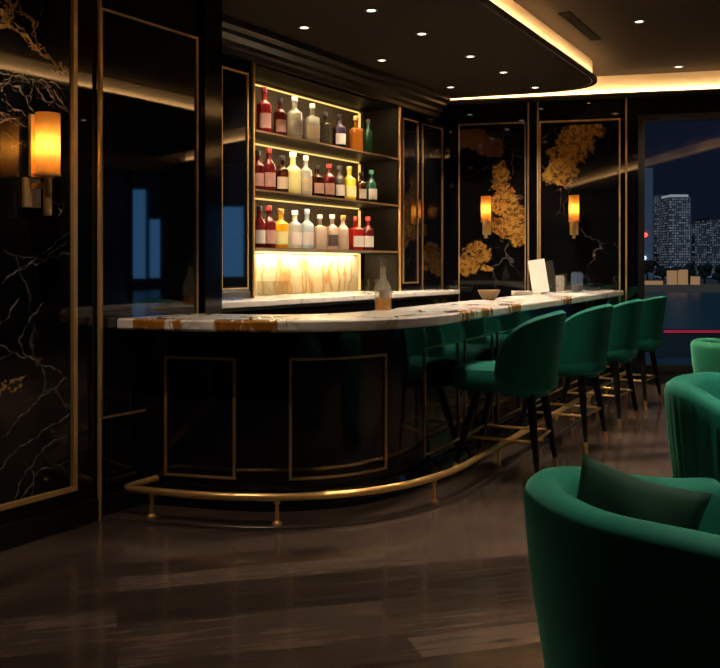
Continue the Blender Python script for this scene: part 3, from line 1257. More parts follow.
CP = {
    'red': mat('red_cap', (0.35, 0.02, 0.02), 0.4), 'black': mat('black_cap', (0.015, 0.012, 0.012), 0.4),
    'white': mat('white_cap', (0.85, 0.80, 0.72), 0.4), 'gold': mat('gold_cap', (0.7, 0.42, 0.14), 0.3, 0.8),
    'green': mat('green_cap', (0.02, 0.12, 0.06), 0.4), 'clear': M['glass'], 'blue': mat('grey_blue_cap', (0.35, 0.42, 0.5), 0.4),
}
GLASSY = {}


def bottle(loc, r, h, glass, label, cap, style, text, group, yaw=0.0, rise=(0.10, 0.42)):
    t = thing('bottle', text, 'bottle', loc, yaw, group)
    n = 24
    sq = {'round': 0.0, 'square': 0.8, 'wine': 0.0, 'fat': 0.0}[style]
    nr = max(0.010, r * 0.34)
    zs = {'round': 0.60, 'square': 0.62, 'wine': 0.58, 'fat': 0.55}[style] * h
    zn = {'round': 0.73, 'square': 0.70, 'wine': 0.76, 'fat': 0.72}[style] * h
    zc = 0.88 * h
    prof = [(r * 0.86, 0.0), (r * 0.97, 0.006), (r, 0.02)]
    if style == 'fat':
        prof += [(r * 1.04, zs * 0.5), (r, zs * 0.9)]
    else:
        prof += [(r, zs)]
    for k in (0.25, 0.5, 0.75, 1.0):
        a = (1 + math.cos(PI * k)) / 2
        prof.append((nr + (r - nr) * a, zs + (zn - zs) * k))
    prof += [(nr, zc - 0.004), (nr * 1.15, zc - 0.002), (nr * 1.15, zc)]
    bm = B()
    rings = []
    for rr, z in prof:
        ring = []
        mixq = sq if z < zs + (zn - zs) * 0.4 else sq * 0.3
        for i in range(n):
            a = 2 * PI * (i + 0.5) / n
            k = 1.0
            if mixq:
                p = 2 + 8 * mixq
                k = (abs(math.cos(a)) ** p + abs(math.sin(a)) ** p) ** (-1 / p)
                k *= 0.92
            ring.append(bm.verts.new((rr * k * math.cos(a), rr * k * math.sin(a), z)))
        rings.append(ring)
    for a, b in zip(rings, rings[1:]):
        for i in range(n):
            bm.faces.new((a[i], a[(i + 1) % n], b[(i + 1) % n], b[i]))
    bm.faces.new(rings[0][::-1])
    bm.faces.new(rings[-1])
    obj('glass_body', bm, GL[glass], t, smooth=True)
    cr = nr * 1.25
    bm = B()
    lathe(bm, [(cr, zc + 0.0005), (cr, h - 0.006), (cr * 0.9, h - 0.001), (cr * 0.4, h)], 16)
    obj('cap', bm, CP[cap], t, smooth=True)
    if label:
        z0, z1 = rise[0] * h, rise[1] * h
        bm = B()
        m = 10
        half = 0.9
        lo, hi = [], []
        for side in (0.0012, 0.0026):
            row0, row1 = [], []
            for i in range(m + 1):
                a = -half + 2 * half * i / m
                k = 1.0
                if sq:
                    p = 2 + 8 * sq
                    k = (abs(math.cos(a)) ** p + abs(math.sin(a)) ** p) ** (-1 / p) * 0.92
                rr = (r * (1.035 if style == 'fat' else 1.0)) * k + side
                row0.append(bm.verts.new((rr * math.cos(a), rr * math.sin(a), z0)))
                row1.append(bm.verts.new((rr * math.cos(a), rr * math.sin(a), z1)))
            lo.append(row0)
            hi.append(row1)
        for i in range(m):
            for s in (0, 1):
                bm.faces.new((lo[s][i], lo[s][i + 1], hi[s][i + 1], hi[s][i]))
            bm.faces.new((lo[0][i], lo[0][i + 1], lo[1][i + 1], lo[1][i]))
            bm.faces.new((hi[0][i], hi[0][i + 1], hi[1][i + 1], hi[1][i]))
        for i in (0, m):
            bm.faces.new((lo[0][i], lo[1][i], hi[1][i], hi[0][i]))
        obj('label', bm, LB[label], t, smooth=True)
    return t


# along-the-wall places follow the photograph's row order; all stand 9 cm behind the shelf edge
ROWS = [
    (SHELF[0], 'bottles on the top shelf', [
        (6.45, .058, .40, 'red', 'pink', 'red', 'round', 'big bright red bottle with pink label, first on the top shelf'),
        (6.69, .052, .34, 'darkred', 'pink', 'black', 'round', 'dark red bottle with dusty pink label beside the big red one, top shelf'),
        (6.92, .062, .39, 'clear', 'white', 'white', 'round', 'tall clear bottle with white stopper, largest clear one on the top shelf'),
        (7.21, .060, .37, 'clear', 'cream', 'white', 'square', 'square-shouldered clear bottle with white stopper, top shelf, right of the largest clear one'),
        (7.43, .050, .32, 'smoky', None, 'black', 'round', 'unlabelled smoky grey bottle, middle of the top shelf'),
        (7.69, .058, .33, 'purple', 'white', 'black', 'round', 'near-black purple bottle with small white label on the top shelf'),
        (8.01, .060, .36, 'amber', None, 'gold', 'square', 'amber orange bottle in front of the vertical light on the top shelf'),
        (8.25, .050, .36, 'green', None, 'black', 'wine', 'dark greenish unlabelled bottle, last on the top shelf'),
    ]),
    (SHELF[1], 'bottles on the middle shelf', [
        (6.36, .050, .34, 'darkred', 'pink', 'black', 'wine', 'dark wine-red bottle at the very start of the middle shelf'),
        (6.52, .054, .38, 'darkred', 'pink', 'red', 'wine', 'tall dark red bottle with pink label, second on the middle shelf'),
        (6.72, .054, .33, 'brown', 'cream', 'black', 'round', 'dark brown bottle with cream label just before the bright yellow one, middle shelf'),
        (6.89, .068, .38, 'lemon', 'lemon', 'white', 'fat', 'fat glowing lemon yellow bottle on the middle shelf, brightest of its row'),
        (7.10, .054, .37, 'clear', 'cream', 'white', 'round', 'slim clear bottle with cream label right of the fat lemon one, middle shelf'),
        (7.29, .052, .30, 'brown', 'pink', 'black', 'square', 'short brown bottle with pinkish label in the centre of the middle shelf'),
        (7.50, .052, .33, 'darkred', 'pink', 'red', 'round', 'red-brown bottle with pink label in the right half of the middle shelf'),
        (7.69, .050, .33, 'smoky', 'white', 'black', 'wine', 'dark smoky bottle with white label left of the golden yellow one, middle shelf'),
        (7.88, .062, .34, 'yellow', 'lemon', 'gold', 'round', 'golden yellow bottle with pale label by the vertical light, middle shelf'),
        (8.11, .050, .30, 'brown', 'white', 'black', 'round', 'small brown bottle with white label right of the golden yellow one, middle shelf'),
        (8.32, .054, .34, 'green', 'white', 'green', 'wine', 'green bottle with white label, last on the middle shelf'),
    ]),
    (SHELF[2], 'bottles on the lowest shelf', [
        (6.38, .050, .36, 'darkred', 'white', 'black', 'wine', 'dark bottle with whitish label at the very start of the lowest shelf'),
        (6.52, .056, .37, 'darkred', 'pink', 'red', 'wine', 'red-capped dark red bottle with pink label on the lowest shelf'),
        (6.70, .064, .35, 'orange', 'lemon', 'gold', 'round', 'bright orange-yellow bottle on the lowest shelf'),
        (6.92, .062, .35, 'clear', 'white', 'white', 'round', 'clear bottle with large white label right of the orange-yellow one, lowest shelf'),
        (7.12, .056, .37, 'blue', 'white', 'blue', 'round', 'pale bluish bottle with white label on the lowest shelf'),
        (7.34, .056, .33, 'rose', None, 'white', 'square', 'unlabelled pale rose square bottle on the lowest shelf'),
        (7.56, .056, .34, 'rose', 'dark', 'white', 'round', 'clear rose bottle with dark label on the lowest shelf'),
        (7.76, .054, .34, 'rose', None, 'gold', 'wine', 'slender pale amber bottle left of the vertical light, lowest shelf'),
        (8.01, .062, .34, 'red', 'white', 'red', 'square', 'red square bottle with white label in front of the vertical light, lowest shelf'),
        (8.25, .056, .35, 'darkred', 'white', 'red', 'wine', 'deep red bottle with small white label, last on the lowest shelf'),
    ]),
]
for z, group, lst in ROWS:
    for y, r, h, g, lb, cp, st, tx in lst:
        bottle((XS - 0.085, y, z + 0.0005), r * 1.15, h * 1.04, g, lb, cp, st, tx, group, yaw=random.uniform(-0.75, -0.35))

# ------------------------------------------------------------------ things on the counter
def at_px(px, X):
    """standing place: on the sight bearing of a photo column, at a given distance from the bar wall"""
    u = (px - 360) / 900
    rx = -math.sin(YAW) + math.cos(YAW) * u
    ry = math.cos(YAW) + math.sin(YAW) * u
    return X, ry * X / rx


x, y = at_px(383, -2.99)
t = thing('bottle', 'clear decanter bottle with an amber drink standing alone on the bar countertop', 'bottle', (x, y, CTOP + 0.0005), -0.7)
bm = B()
lathe(bm, [(.046, 0), (.054, .008), (.056, .03), (.058, .11), (.054, .15), (.038, .185), (.021, .21), (.017, .24), (.017, .275), (.021, .278), (.021, .286)], 28)
obj('glass_body', bm, bottle_glass('decanter_glass', (0.92, 0.86, 0.74), 0.80, 0.04), t, smooth=True)
bm = B()
lathe(bm, [(.044, .006), (.050, .012), (.053, .06), (.053, .085)], 24)
obj('drink', bm, bottle_glass('amber_drink', (0.8, 0.5, 0.16), 0.55), t, smooth=True)
bm = B()
lathe(bm, [(.014, .2865), (.015, .30), (.019, .31), (.019, .335), (.012, .34)], 18)
obj('stopper', bm, M['glass'], t, smooth=True)
bm = B()
for i in range(10):
    a0 = -0.75 + 1.5 * i / 10
    a1 = -0.75 + 1.5 * (i + 1) / 10
    v = [bm.verts.new((r * math.cos(a), r * math.sin(a), z)) for r in (.0585, .060) for a in (a0, a1) for z in (.085, .14)]
    for f in ((0, 1, 3, 2), (4, 6, 7, 5), (0, 4, 5, 1), (2, 3, 7, 6), (0, 2, 6, 4), (1, 5, 7, 3)):
        bm.faces.new([v[k] for k in f])
bmesh.ops.remove_doubles(bm, verts=bm.verts[:], dist=1e-6)
obj('label', bm, LB['white'], t, smooth=True)

x, y = at_px(489, -3.12)
t = thing('bowl', 'small cream bowl on a low foot standing on the bar countertop', 'bowl', (x, y, CTOP + 0.0005))
bm = B()
lathe(bm, [(.052, 0), (.052, .012), (.06, .02), (.078, .045), (.094, .082), (.095, .086), (.089, .086), (.072, .048), (.05, .028)], 32)
obj('bowl_body', bm, mat('tan_bowl', (0.42, 0.28, 0.14), 0.35), t, smooth=True)
bm = B()
lathe(bm, [(.048, .0275), (.066, .045), (.074, .055), (.04, .068), (.01, .072)], 24)
obj('snack_filling', bm, mat('brown_snack', (0.30, 0.14, 0.05), 0.6, bump=0.6, bscale=90), t, smooth=True)

x, y = at_px(541, -3.28)
bm = B()
m4 = Matrix.Translation(Vector((x, y, CTOP + 0.021))) @ Matrix.Rotation(YAW - 0.15, 4, 'Z') @ Matrix.Rotation(-0.14, 4, 'Y') @ Matrix.Rotation(-0.22, 4, 'X')
box(bm, -0.085, 0.085, -0.004, 0.0, 0.0, 0.345, m4)
t = obj('menu_card', bm, M['paper'])
tag(t, 'blank white menu card leaning back on the bar countertop', 'card')
bm = B()
m5 = m4 @ Matrix.Rotation(0.62, 4, 'X')
box(bm, -0.04, 0.04, 0.0005, 0.003, 0.0, 0.001)
bm.free()
# easel leg behind the card
top = m4 @ Vector((0, 0.001, 0.24))
foot = Vector((top.x - 0.13 * math.sin(YAW), top.y + 0.13 * math.cos(YAW), CTOP + 0.004))
bm = B()
tube(bm, [top, foot], 0.0035, 8)
leg = obj('easel_leg', bm, M['brass'])
leg.parent = t

x, y = at_px(526, -3.30)
t = thing('napkin_stack', 'low stack of pale folded napkins beside the white menu card', 'napkins', (x - 0.02, y - 0.03, CTOP + 0.0005), YAW)
for k in range(4):
    bm = B()
    box(bm, -0.10, 0.085, -0.08, 0.08, k * 0.011, k * 0.011 + 0.0105, Matrix.Rotation(0.05 * (k % 2), 4, 'Z'), bevel=0.003)
    obj('napkin', bm, M['cream'], t, smooth=True)

x, y = at_px(560, -3.22)
t = thing('tumbler', 'tall clear glass tumbler between the menu card and the candle jar', 'glass', (x, y, CTOP + 0.0005))
bm = B()
lathe(bm, [(.040, 0), (.042, .006), (.047, .19), (.044, .19), (.039, .016), (.0, .014)], 24, cap=False)
obj('glass_body', bm, bottle_glass('tumbler_glass', (0.85, 0.82, 0.76), 0.80, 0.04), t, smooth=True)

x, y = at_px(577, -3.2)
t = thing('candle_jar', 'grey-blue glass candle jar with amber wax near the far end of the bar countertop', 'jar', (x, y, CTOP + 0.0005))
bm = B()
lathe(bm, [(.062, 0), (.066, .008), (.067, .20), (.060, .215), (.056, .215), (.062, .198), (.061, .01), (0, .01)], 28, cap=False)
obj('glass_body', bm, bottle_glass('blue_grey_glass', (0.40, 0.50, 0.68), 0.82, 0.05), t, smooth=True)
bm = B()
lathe(bm, [(.0595, .012), (.0600, .085), (.02, .088)], 24)
obj('wax', bm, mat('amber_wax', (0.90, 0.50, 0.18), 0.4), t, smooth=True)
bm = B()
lathe(bm, [(.004, .088), (.003, .11)], 8)
obj('wick', bm, M['black_metal'], t, smooth=True)

# tumblers on the back counter
places = [(XB + 0.20, 6.62), (XB + 0.20, 6.74), (XB + 0.20, 6.86), (XB + 0.20, 6.98), (XS + 0.06, 7.95), (XS + 0.06, 8.10), (XS + 0.06, 8.27)]
words = ['clear tumbler on the back counter, first of four along the honey marble', 'clear tumbler on the back counter, second of four along the honey marble',
         'clear tumbler on the back counter, third of four along the honey marble', 'clear tumbler on the back counter, fourth of four along the honey marble',
         'clear tumbler on the back counter close to the vertical light strip', 'clear tumbler in the middle of three at the dark end of the niche counter', 'clear tumbler on the back counter nearest the dark end of the niche']
gl = None
for (x, y), wd in zip(places, words):
    if gl is None:
        bm = B()
        lathe(bm, [(.034, 0), (.036, .006), (.042, .14), (.039, .14), (.034, .02), (.0, .018)], 20, cap=False)
        gl = obj('tumbler', bm, M['glass'], smooth=True)
        g = gl
    else:
        g = gl.copy()
        COL.objects.link(g)
    g.location = (x, y, 1.1085)
    tag(g, wd, 'glass', 'tumblers on the back counter')

# ------------------------------------------------------------------ wall sconces
def sconce(loc, rz, label, power, group='brass wall sconces'):
    t = thing('wall_sconce', label, 'wall lamp', loc, rz, group)
    # local +y is out of the wall; z = 0 at the lower edge of the shade
    yo = 0.135
    bm = B()
    box(bm, -0.05, 0.05, 0.0, 0.022, -0.155, -0.005, bevel=0.004)
    obj('backplate', bm, M['brass'], t)
    bm = B()
    box(bm, -0.014, 0.014, 0.022, yo + 0.012, -0.06, -0.032, bevel=0.003)
    obj('arm', bm, M['brass'], t)
    bm = B()
    lathe(bm, [(.018, -0.20), (.02, -0.195), (.02, -0.014), (.03, -0.012), (.03, -0.002)], 16, (0, yo, 0))
    obj('stem', bm, M['brass'], t, smooth=True)
    bm = B()
    lathe(bm, [(.060, 0.0), (.060, 0.31), (.057, 0.31), (.057, 0.0)], 32, (0, yo, 0), cap=False)
    bm2 = obj('shade', bm, M['shade'], t, smooth=True)
    bm = B()
    lathe(bm, [(.063, -0.003), (.063, 0.008), (.052, 0.008), (.03, 0.004), (.03, -0.003)], 32, (0, yo, 0))
    obj('shade_ring', bm, M['brass'], t, smooth=True)
    bm = B()
    box(bm, -0.030, 0.030, 0.024, 0.046, -0.003, 0.312, bevel=0.003)
    obj('back_bar', bm, M['brass'], t)
    bm = B()
    lathe(bm, [(.008, 0.105), (.020, 0.125), (.024, 0.15), (.020, 0.175), (.008, 0.195)], 16, (0, yo, 0))
    obj('bulb', bm, M['bulb'], t, smooth=True)
    return t


sconce((XA + 0.0125, 2.985, 1.845), RA, 'large brass wall sconce with amber glass shade on the near marble wall', 1)
p = bw(0.456, 0.0125, 1.925)
sconce(p, RB, 'brass wall sconce with amber shade on the gold-clouded marble panel near the corner', 1)
p = bw(1.496, 0.0125, 1.915)
sconce(p, RB, 'brass wall sconce with amber shade on the back panel beside the window', 1)

# ------------------------------------------------------------------ downlights
def downlight(x, y, z, label, energy, group, angle=95):
    t = thing('downlight', label, 'ceiling light', (x, y, z), 0, group)
    bm = B()
    lathe(bm, [(.055, -0.0005), (.055, -0.006), (.046, -0.010), (.0345, -0.006), (.0345, -0.0005)], 28, cap=False)
    obj('trim_ring', bm, M['satin'], t, smooth=True)
    bm = B()
    lathe(bm, [(.034, -0.0006), (.034, -0.005), (.02, -0.0055)], 24)
    obj('lens', bm, M['disc'], t, smooth=True)
    lamp_spot((x, y, z - 0.02), energy, (1.0, 0.80, 0.58), angle, 0.7, 0.04)
    return t


OUTER = [(-3.69, 6.10), (-3.69, 6.95), (-3.69, 7.95), (-3.70, 8.79), (-3.71, 9.73)]
INNER = [(-4.44, 6.24), (-4.50, 7.64), (-4.52, 9.21)]
ordn = ['nearest', 'second', 'third', 'fourth', 'fifth']
for k, (x, y) in enumerate(OUTER):
    downlight(x, y, Z_SOF, '%s round downlight of the five-light row in the bar soffit, counted from the camera side' % ordn[k], 190, 'downlights in the bar soffit')
for k, (x, y) in enumerate(INNER):
    downlight(x, y, Z_SOF, '%s round downlight of the short row close to the shelf wall' % ['nearest', 'middle', 'last'][k], 170, 'downlights in the bar soffit')
downlight(-2.17, 8.30, Z_CEIL, 'round downlight in the raised ceiling beside the dark air vent', 190, 'downlights in the raised ceiling')
downlight(-2.29, 10.42, Z_CEIL, 'round downlight in the raised ceiling closest to the window wall', 170, 'downlights in the raised ceiling')

M['vent'] = mat('matt_black_vent', (0.004, 0.004, 0.004), 0.8, Specular_IOR_Level=0.03)
t = thing('air_vent', 'dark slotted air vent in the raised ceiling', 'vent', (-2.68, 8.2, Z_CEIL), PI / 2 + 0.05)
bm = B()
frame_rect(bm, -0.55, 0.55, -0.05, 0.05, 0.012, -0.008, -0.0005)
bmesh.ops.rotate(bm, cent=(0, 0, 0), matrix=Matrix.Rotation(-PI / 2, 3, 'X'), verts=bm.verts[:])
for v in bm.verts:
    v.co.z = -abs(v.co.z)
obj('vent_frame', bm, M['vent'], t)
bm = B()
box(bm, -0.54, 0.54, -0.042, 0.042, -0.003, -0.0006)
obj('vent_back', bm, M['vent'], t)
bm = B()
for k in range(3):
    y = -0.02 + k * 0.02
    box(bm, -0.535, 0.535, y - 0.002, y + 0.002, -0.007, -0.0035)
obj('slat', bm, M['vent'], t)

# ------------------------------------------------------------------ bar stools
def ss(a, b, x):
    t = max(0, min(1, (x - a) / (b - a)))
    return t * t * (3 - 2 * t)


def make_stool():
    t = thing('bar_stool', '', 'bar stool', (0, 0, 0))
    # local +x is the front of the stool
    W, D = 0.28, 0.35
    def outline(sc, n=44):
        pts = []
        for i in range(n):
            a = 2 * PI * i / n
            p = 3.2
            k = (abs(math.cos(a)) ** p + abs(math.sin(a)) ** p) ** (-1 / p)
            pts.append((0.055 + D * sc * k * math.cos(a), W * sc * k * math.sin(a)))
        return pts
    bm = B()
    rings = []
    for sc, z in ((0.80, 0.57), (0.93, 0.575), (0.99, 0.595), (1.0, 0.635), (0.985, 0.685), (0.93, 0.715), (0.80, 0.73), (0.5, 0.738), (0.1, 0.74)):
        rings.append([bm.verts.new((x, y, z)) for x, y in outline(sc)])
    n = len(rings[0])
    for a, b in zip(rings, rings[1:]):
        for i in range(n):
            bm.faces.new((a[i], a[(i + 1) % n], b[(i + 1) % n], b[i]))
    bm.faces.new(rings[0][::-1])
    bm.faces.new(rings[-1])
    obj('seat', bm, M['velvet_stool'], t, smooth=True)
    # wrap-round back shell
    bm = B()
    N = 40
    cols = []
    for i in range(N + 1):
        q = -1 + 2 * i / N
        a = PI + q * math.radians(96)
        p = 2.7
        k = (abs(math.cos(a)) ** p + abs(math.sin(a)) ** p) ** (-1 / p)
        cx, cy = k * math.cos(a), k * math.sin(a)
        q2 = abs(q)
        top = 0.68 + 0.405 * math.sqrt(max(0.0, 1 - q2 ** 2.8))
        bot = 0.545 + 0.03 * ss(0.6, 1.0, q2)
        prof = []
        th = 0.052 * (1 - 0.35 * ss(0.7, 1, q2))
        for j in range(9):
            z = bot + (top - bot) * j / 8
            lean = 0.055 * ((z - 0.62) / 0.45)
            bul = -0.035 * (1 - min(1, (z - bot) / 0.14)) ** 2
            prof.append((0.285 + lean + bul, z, 0))
        prof.append((0.285 + 0.055 - th * 0.5 + 0.0, top + 0.018, 0))
        for j in range(9):
            z = top - (top - bot) * j / 8
            lean = 0.055 * ((z - 0.62) / 0.45)
            bul = -0.035 * (1 - min(1, (z - bot) / 0.14)) ** 2
            prof.append((0.285 + lean + bul - th, z, 0))
        cols.append([bm.verts.new((0.0 + r * cx * 1.02, r * cy * 0.97, z)) for r, z, _ in prof])
    m = len(cols[0])
    for a, b in zip(cols, cols[1:]):
        for j in range(m):
            bm.faces.new((a[j], a[(j + 1) % m], b[(j + 1) % m], b[j]))
    bm.faces.new(cols[0][::-1])
    bm.faces.new(cols[-1])
    o = obj('backrest', bm, M['velvet_stool'], t, smooth=True)
    # legs with brass tips
    tops = [(0.17, 0.17), (0.17, -0.17), (-0.17, 0.17), (-0.17, -0.17)]
    feet = [(0.33, 0.27), (0.33, -0.27), (-0.245, 0.28), (-0.245, -0.28)]
    for (x0, y0), (x1, y1) in zip(tops, feet):
        P, Q = Vector((x0, y0, 0.59)), Vector((x1, y1, 0.0196 if x1 > 0 else 0.0))   # front feet stand on the bar plinth
        K = P.lerp(Q, 0.86)
        bm = B()
        tube(bm, [P, P.lerp(Q, 0.3), K], 0.03, 12, radii=[0.031, 0.028, 0.0165])
        lg = obj('leg', bm, M['black_wood'], t, smooth=True)
        bm = B()
        d = (Q - P).normalized()
        tube(bm, [K + d * 0.0005, Q], 0.016, 12, radii=[0.0165, 0.0125])
        for v in bm.verts:
            v.co.z = max(Q.z, v.co.z)
        obj('leg_tip', bm, M['brass'], lg, smooth=True)
    # brass footrest bars
    def at(i, z):
        P, Q = Vector((*tops[i], 0.59)), Vector((*feet[i], 0.0))
        return P.lerp(Q, (0.59 - z) / 0.59)
    for i, j, z in ((0, 1, 0.27), (0, 2, 0.27), (1, 3, 0.27), (2, 3, 0.27)):
        bm = B()
        tube(bm, [at(i, z), at(j, z)], 0.0095, 10)
        obj('footrest_bar', bm, M['brass'], t, smooth=True)
    return t


def copy_tree(o, parent=None):
    c = o.copy()
    COL.objects.link(c)
    if parent is not None:
        c.parent = parent
    for ch in list(o.children):
        copy_tree(ch, c)
    return c


STOOLS = [(-2.325, 5.66, PI + 0.13), (-2.35, 6.82, PI + 0.03), (-2.42, 7.98, PI), (-2.49, 9.14, PI - 0.02)]
SL = ['green velvet bar stool nearest the curved end of the bar, its seat in full view', 'green velvet bar stool second from the curved end of the bar',
      'green velvet bar stool third from the curved end, between two others', 'green velvet bar stool at the far end of the row next to the window']
proto = make_stool()
for k, (x, y, rz) in enumerate(STOOLS):
    o = proto if k == 0 else copy_tree(proto)
    o.location = (x, y, 0)
    o.rotation_euler = (0, 0, rz)
    tag(o, SL[k], 'bar stool', 'green velvet bar stools along the counter')

# ------------------------------------------------------------------ armchairs
def make_armchair(loc, rz, label, m, ribs=0.0, back_h=0.80, arm_h=0.66, R=0.41, L=0.34, pale=None):
    """tub armchair, local +x is the open front"""
    t = thing('armchair', label, 'armchair', loc, rz, 'green velvet tub armchairs')
    # plan: arm, rounded back, arm
    path = []
    for i in range(7):
        path.append((L * (1 - i / 6.0), -R, -1))
    K = 40
    for i in range(1, K):
        a = -PI / 2 - PI * i / K
        p = 2.35
        k = (abs(math.cos(a)) ** p + abs(math.sin(a)) ** p) ** (-1 / p)
        path.append((R * 1.02 * k * math.cos(a), R * k * math.sin(a), 0))
    for i in range(7):
        path.append((L * (i / 6.0), R, 1))
    pts = [Vector((x, y)) for x, y, _ in path]
    # refine
    fine = []
    for a, b in zip(pts, pts[1:]):
        for k in range(3):
            fine.append(a.lerp(b, k / 3))
    fine.append(pts[-1])
    n = len(fine)
    th = 0.115
    bm = B()
    cols = []
    s = 0.0
    for i, p in enumerate(fine):
        if i:
            s += (fine[i] - fine[i - 1]).length
        d = (fine[min(i + 1, n - 1)] - fine[max(i - 1, 0)]).normalized()
        nrm = -Vector((d.y, -d.x))
        if nrm.dot(p - Vector((L * 0.3, 0))) < 0:
            nrm = -nrm
        back = ss(L * 0.9, -R * 0.75, p.x) if False else 1 - ss(-R * 0.85, L * 0.75, p.x)
        top = arm_h + (back_h - arm_h) * back
        endf = max(0.0, (p.x - (L - 0.07)) / 0.07)
        rounding = 1 - (1 - math.sqrt(max(0, 1 - endf ** 2))) * 0.5
        top = 0.40 + (top - 0.40) * (0.86 + 0.14 * rounding)
        rib = 0.0
        if ribs:
            rib = -ribs * abs(math.sin(s * PI / 0.055)) ** 0.6 + ribs
        prof = []
        zb = 0.10
        for j in range(11):
            z = zb + (top - 0.05 - zb) * j / 10
            f = j / 10
            tap = -0.085 * (1 - f) ** 1.4
            prof.append((tap - (rib if 0 < j < 10 else 0), z))
        for a in (30, 60, 90, 120, 150):
            ar = math.radians(a)
            prof.append((-th / 2 + th / 2 * math.cos(ar), top - 0.05 + 0.05 * math.sin(ar)))
        for j in range(6):
            z = (top - 0.05) + (0.34 - (top - 0.05)) * j / 5
            prof.append((-th + 0.0 - 0.02 * (j / 5), z))
        prof.append((-th - 0.02, zb))
        cols.append([bm.verts.new((p.x + nrm.x * o, p.y + nrm.y * o, z)) for o, z in prof])
    m_ = len(cols[0])
    for a, b in zip(cols, cols[1:]):
        for j in range(m_):
            bm.faces.new((a[j], a[(j + 1) % m_], b[(j + 1) % m_], b[j]))
    bm.faces.new(cols[0][::-1])
    bm.faces.new(cols[-1])
    obj('backrest', bm, m, t, smooth=True)
    # seat deck and cushion
    bm = B()
    rings = []
    ri = R - th - 0.028
    def plan(sc, grow=0.0):
        o = []
        for i in range(13):
            o.append((L + grow - (L + grow) * i / 12, -ri))
        for i in range(1, 24):
            a = -PI / 2 - PI * i / 24
            p = 2.35
            k = (abs(math.cos(a)) ** p + abs(math.sin(a)) ** p) ** (-1 / p)
            o.append((ri * k * math.cos(a), ri * k * math.sin(a)))
        for i in range(13):
            o.append(((L + grow) * i / 12, ri))
        cx = 0.03
        return [(cx + (x - cx) * sc, y * sc) for x, y in o]
    for sc, z in ((0.9, 0.24), (0.985, 0.25), (1.0, 0.27), (1.0, 0.39), (0.985, 0.42), (0.93, 0.44), (0.6, 0.452), (0.1, 0.455)):
        rings.append([bm.verts.new((x, y, z)) for x, y in plan(sc, 0.03)])
    n2 = len(rings[0])
    for a, b in zip(rings, rings[1:]):
        for i in range(n2):
            bm.faces.new((a[i], a[(i + 1) % n2], b[(i + 1) % n2], b[i]))
    bm.faces.new(rings[0][::-1])
    bm.faces.new(rings[-1])
    obj('seat_cushion', bm, m, t, smooth=True)
    bm = B()
    prism(bm, [(x * 0.92, y * 1.05) for x, y in plan(1.0)], 0.03, 0.238)
    obj('base', bm, M['velvet_dark'], t, smooth=True)
    for x, y in ((L * 0.75, -0.2), (L * 0.75, 0.2), (-0.2, -0.18), (-0.2, 0.18)):
        bm = B()
        lathe(bm, [(.018, 0.0), (.024, 0.0295)], 12, (x, y, 0))
        obj('foot', bm, M['brass'], t, smooth=True)
    return t


def make_pillow(loc, rot, size, label, m, thick=0.17):
    bm = B()
    N = 22
    top, bot = [], []
    for i in range(N + 1):
        rt, rb = [], []
        for j in range(N + 1):
            u, v = -1 + 2 * i / N, -1 + 2 * j / N
            pin = 1 - 0.10 * (1 - abs(u) ** 2) * abs(v) ** 3
            pin2 = 1 - 0.10 * (1 - abs(v) ** 2) * abs(u) ** 3
            x, y = u * size / 2 * pin2, v * size / 2 * pin
            h = thick / 2 * (max(0, (1 - u * u) * (1 - v * v))) ** 0.42
            h += 0.006 * math.sin(5 * u + 3 * v) * (1 - u * u) * (1 - v * v)
            rt.append(bm.verts.new((x, y, h + 0.002)))
            rb.append(bm.verts.new((x, y, -h - 0.002)))
        top.append(rt)
        bot.append(rb)
    for i in range(N):
        for j in range(N):
            bm.faces.new((top[i][j], top[i + 1][j], top[i + 1][j + 1], top[i][j + 1]))
            bm.faces.new((bot[i][j], bot[i][j + 1], bot[i + 1][j + 1], bot[i + 1][j]))
    for k in range(N):
        bm.faces.new((top[0][k], top[0][k + 1], bot[0][k + 1], bot[0][k]))
        bm.faces.new((top[N][k], bot[N][k], bot[N][k + 1], top[N][k + 1]))
        bm.faces.new((top[k][0], bot[k][0], bot[k + 1][0], top[k + 1][0]))
        bm.faces.new((top[k][N], top[k + 1][N], bot[k + 1][N], bot[k][N]))
    o = obj('throw_pillow', bm, m, smooth=True)
    o.location = loc
    o.rotation_euler = rot
    return tag(o, label, 'pillow')


def cam_at(lat, d, z=0.0):
    """plan point: lat metres right of the view axis, d metres ahead"""
    return (-math.sin(YAW) * d + math.cos(YAW) * lat, math.cos(YAW) * d + math.sin(YAW) * lat, z)


c1 = cam_at(0.935, 2.50)
make_armchair(c1, YAW + 0.22, 'large green velvet tub armchair closest to the camera, a dark pillow inside it', M['velvet'], back_h=0.785, arm_h=0.705, R=0.45)
c2 = cam_at(1.86, 4.08)
make_armchair(c2, YAW - 0.55, 'green velvet tub armchair with ribbed outside, behind the nearest armchair', M['velvet'], ribs=0.008, back_h=0.87, arm_h=0.66, R=0.44)
c3 = cam_at(3.42, 8.1)
make_armchair(c3, YAW - 0.3, 'pale green velvet armchair far back near the window', M['velvet_light'], back_h=0.72, arm_h=0.66)

# pillows
def frame_pt(c, rz, x, y, z):
    return Vector((c[0] + math.cos(rz) * x - math.sin(rz) * y, c[1] + math.sin(rz) * x + math.cos(rz) * y, z))


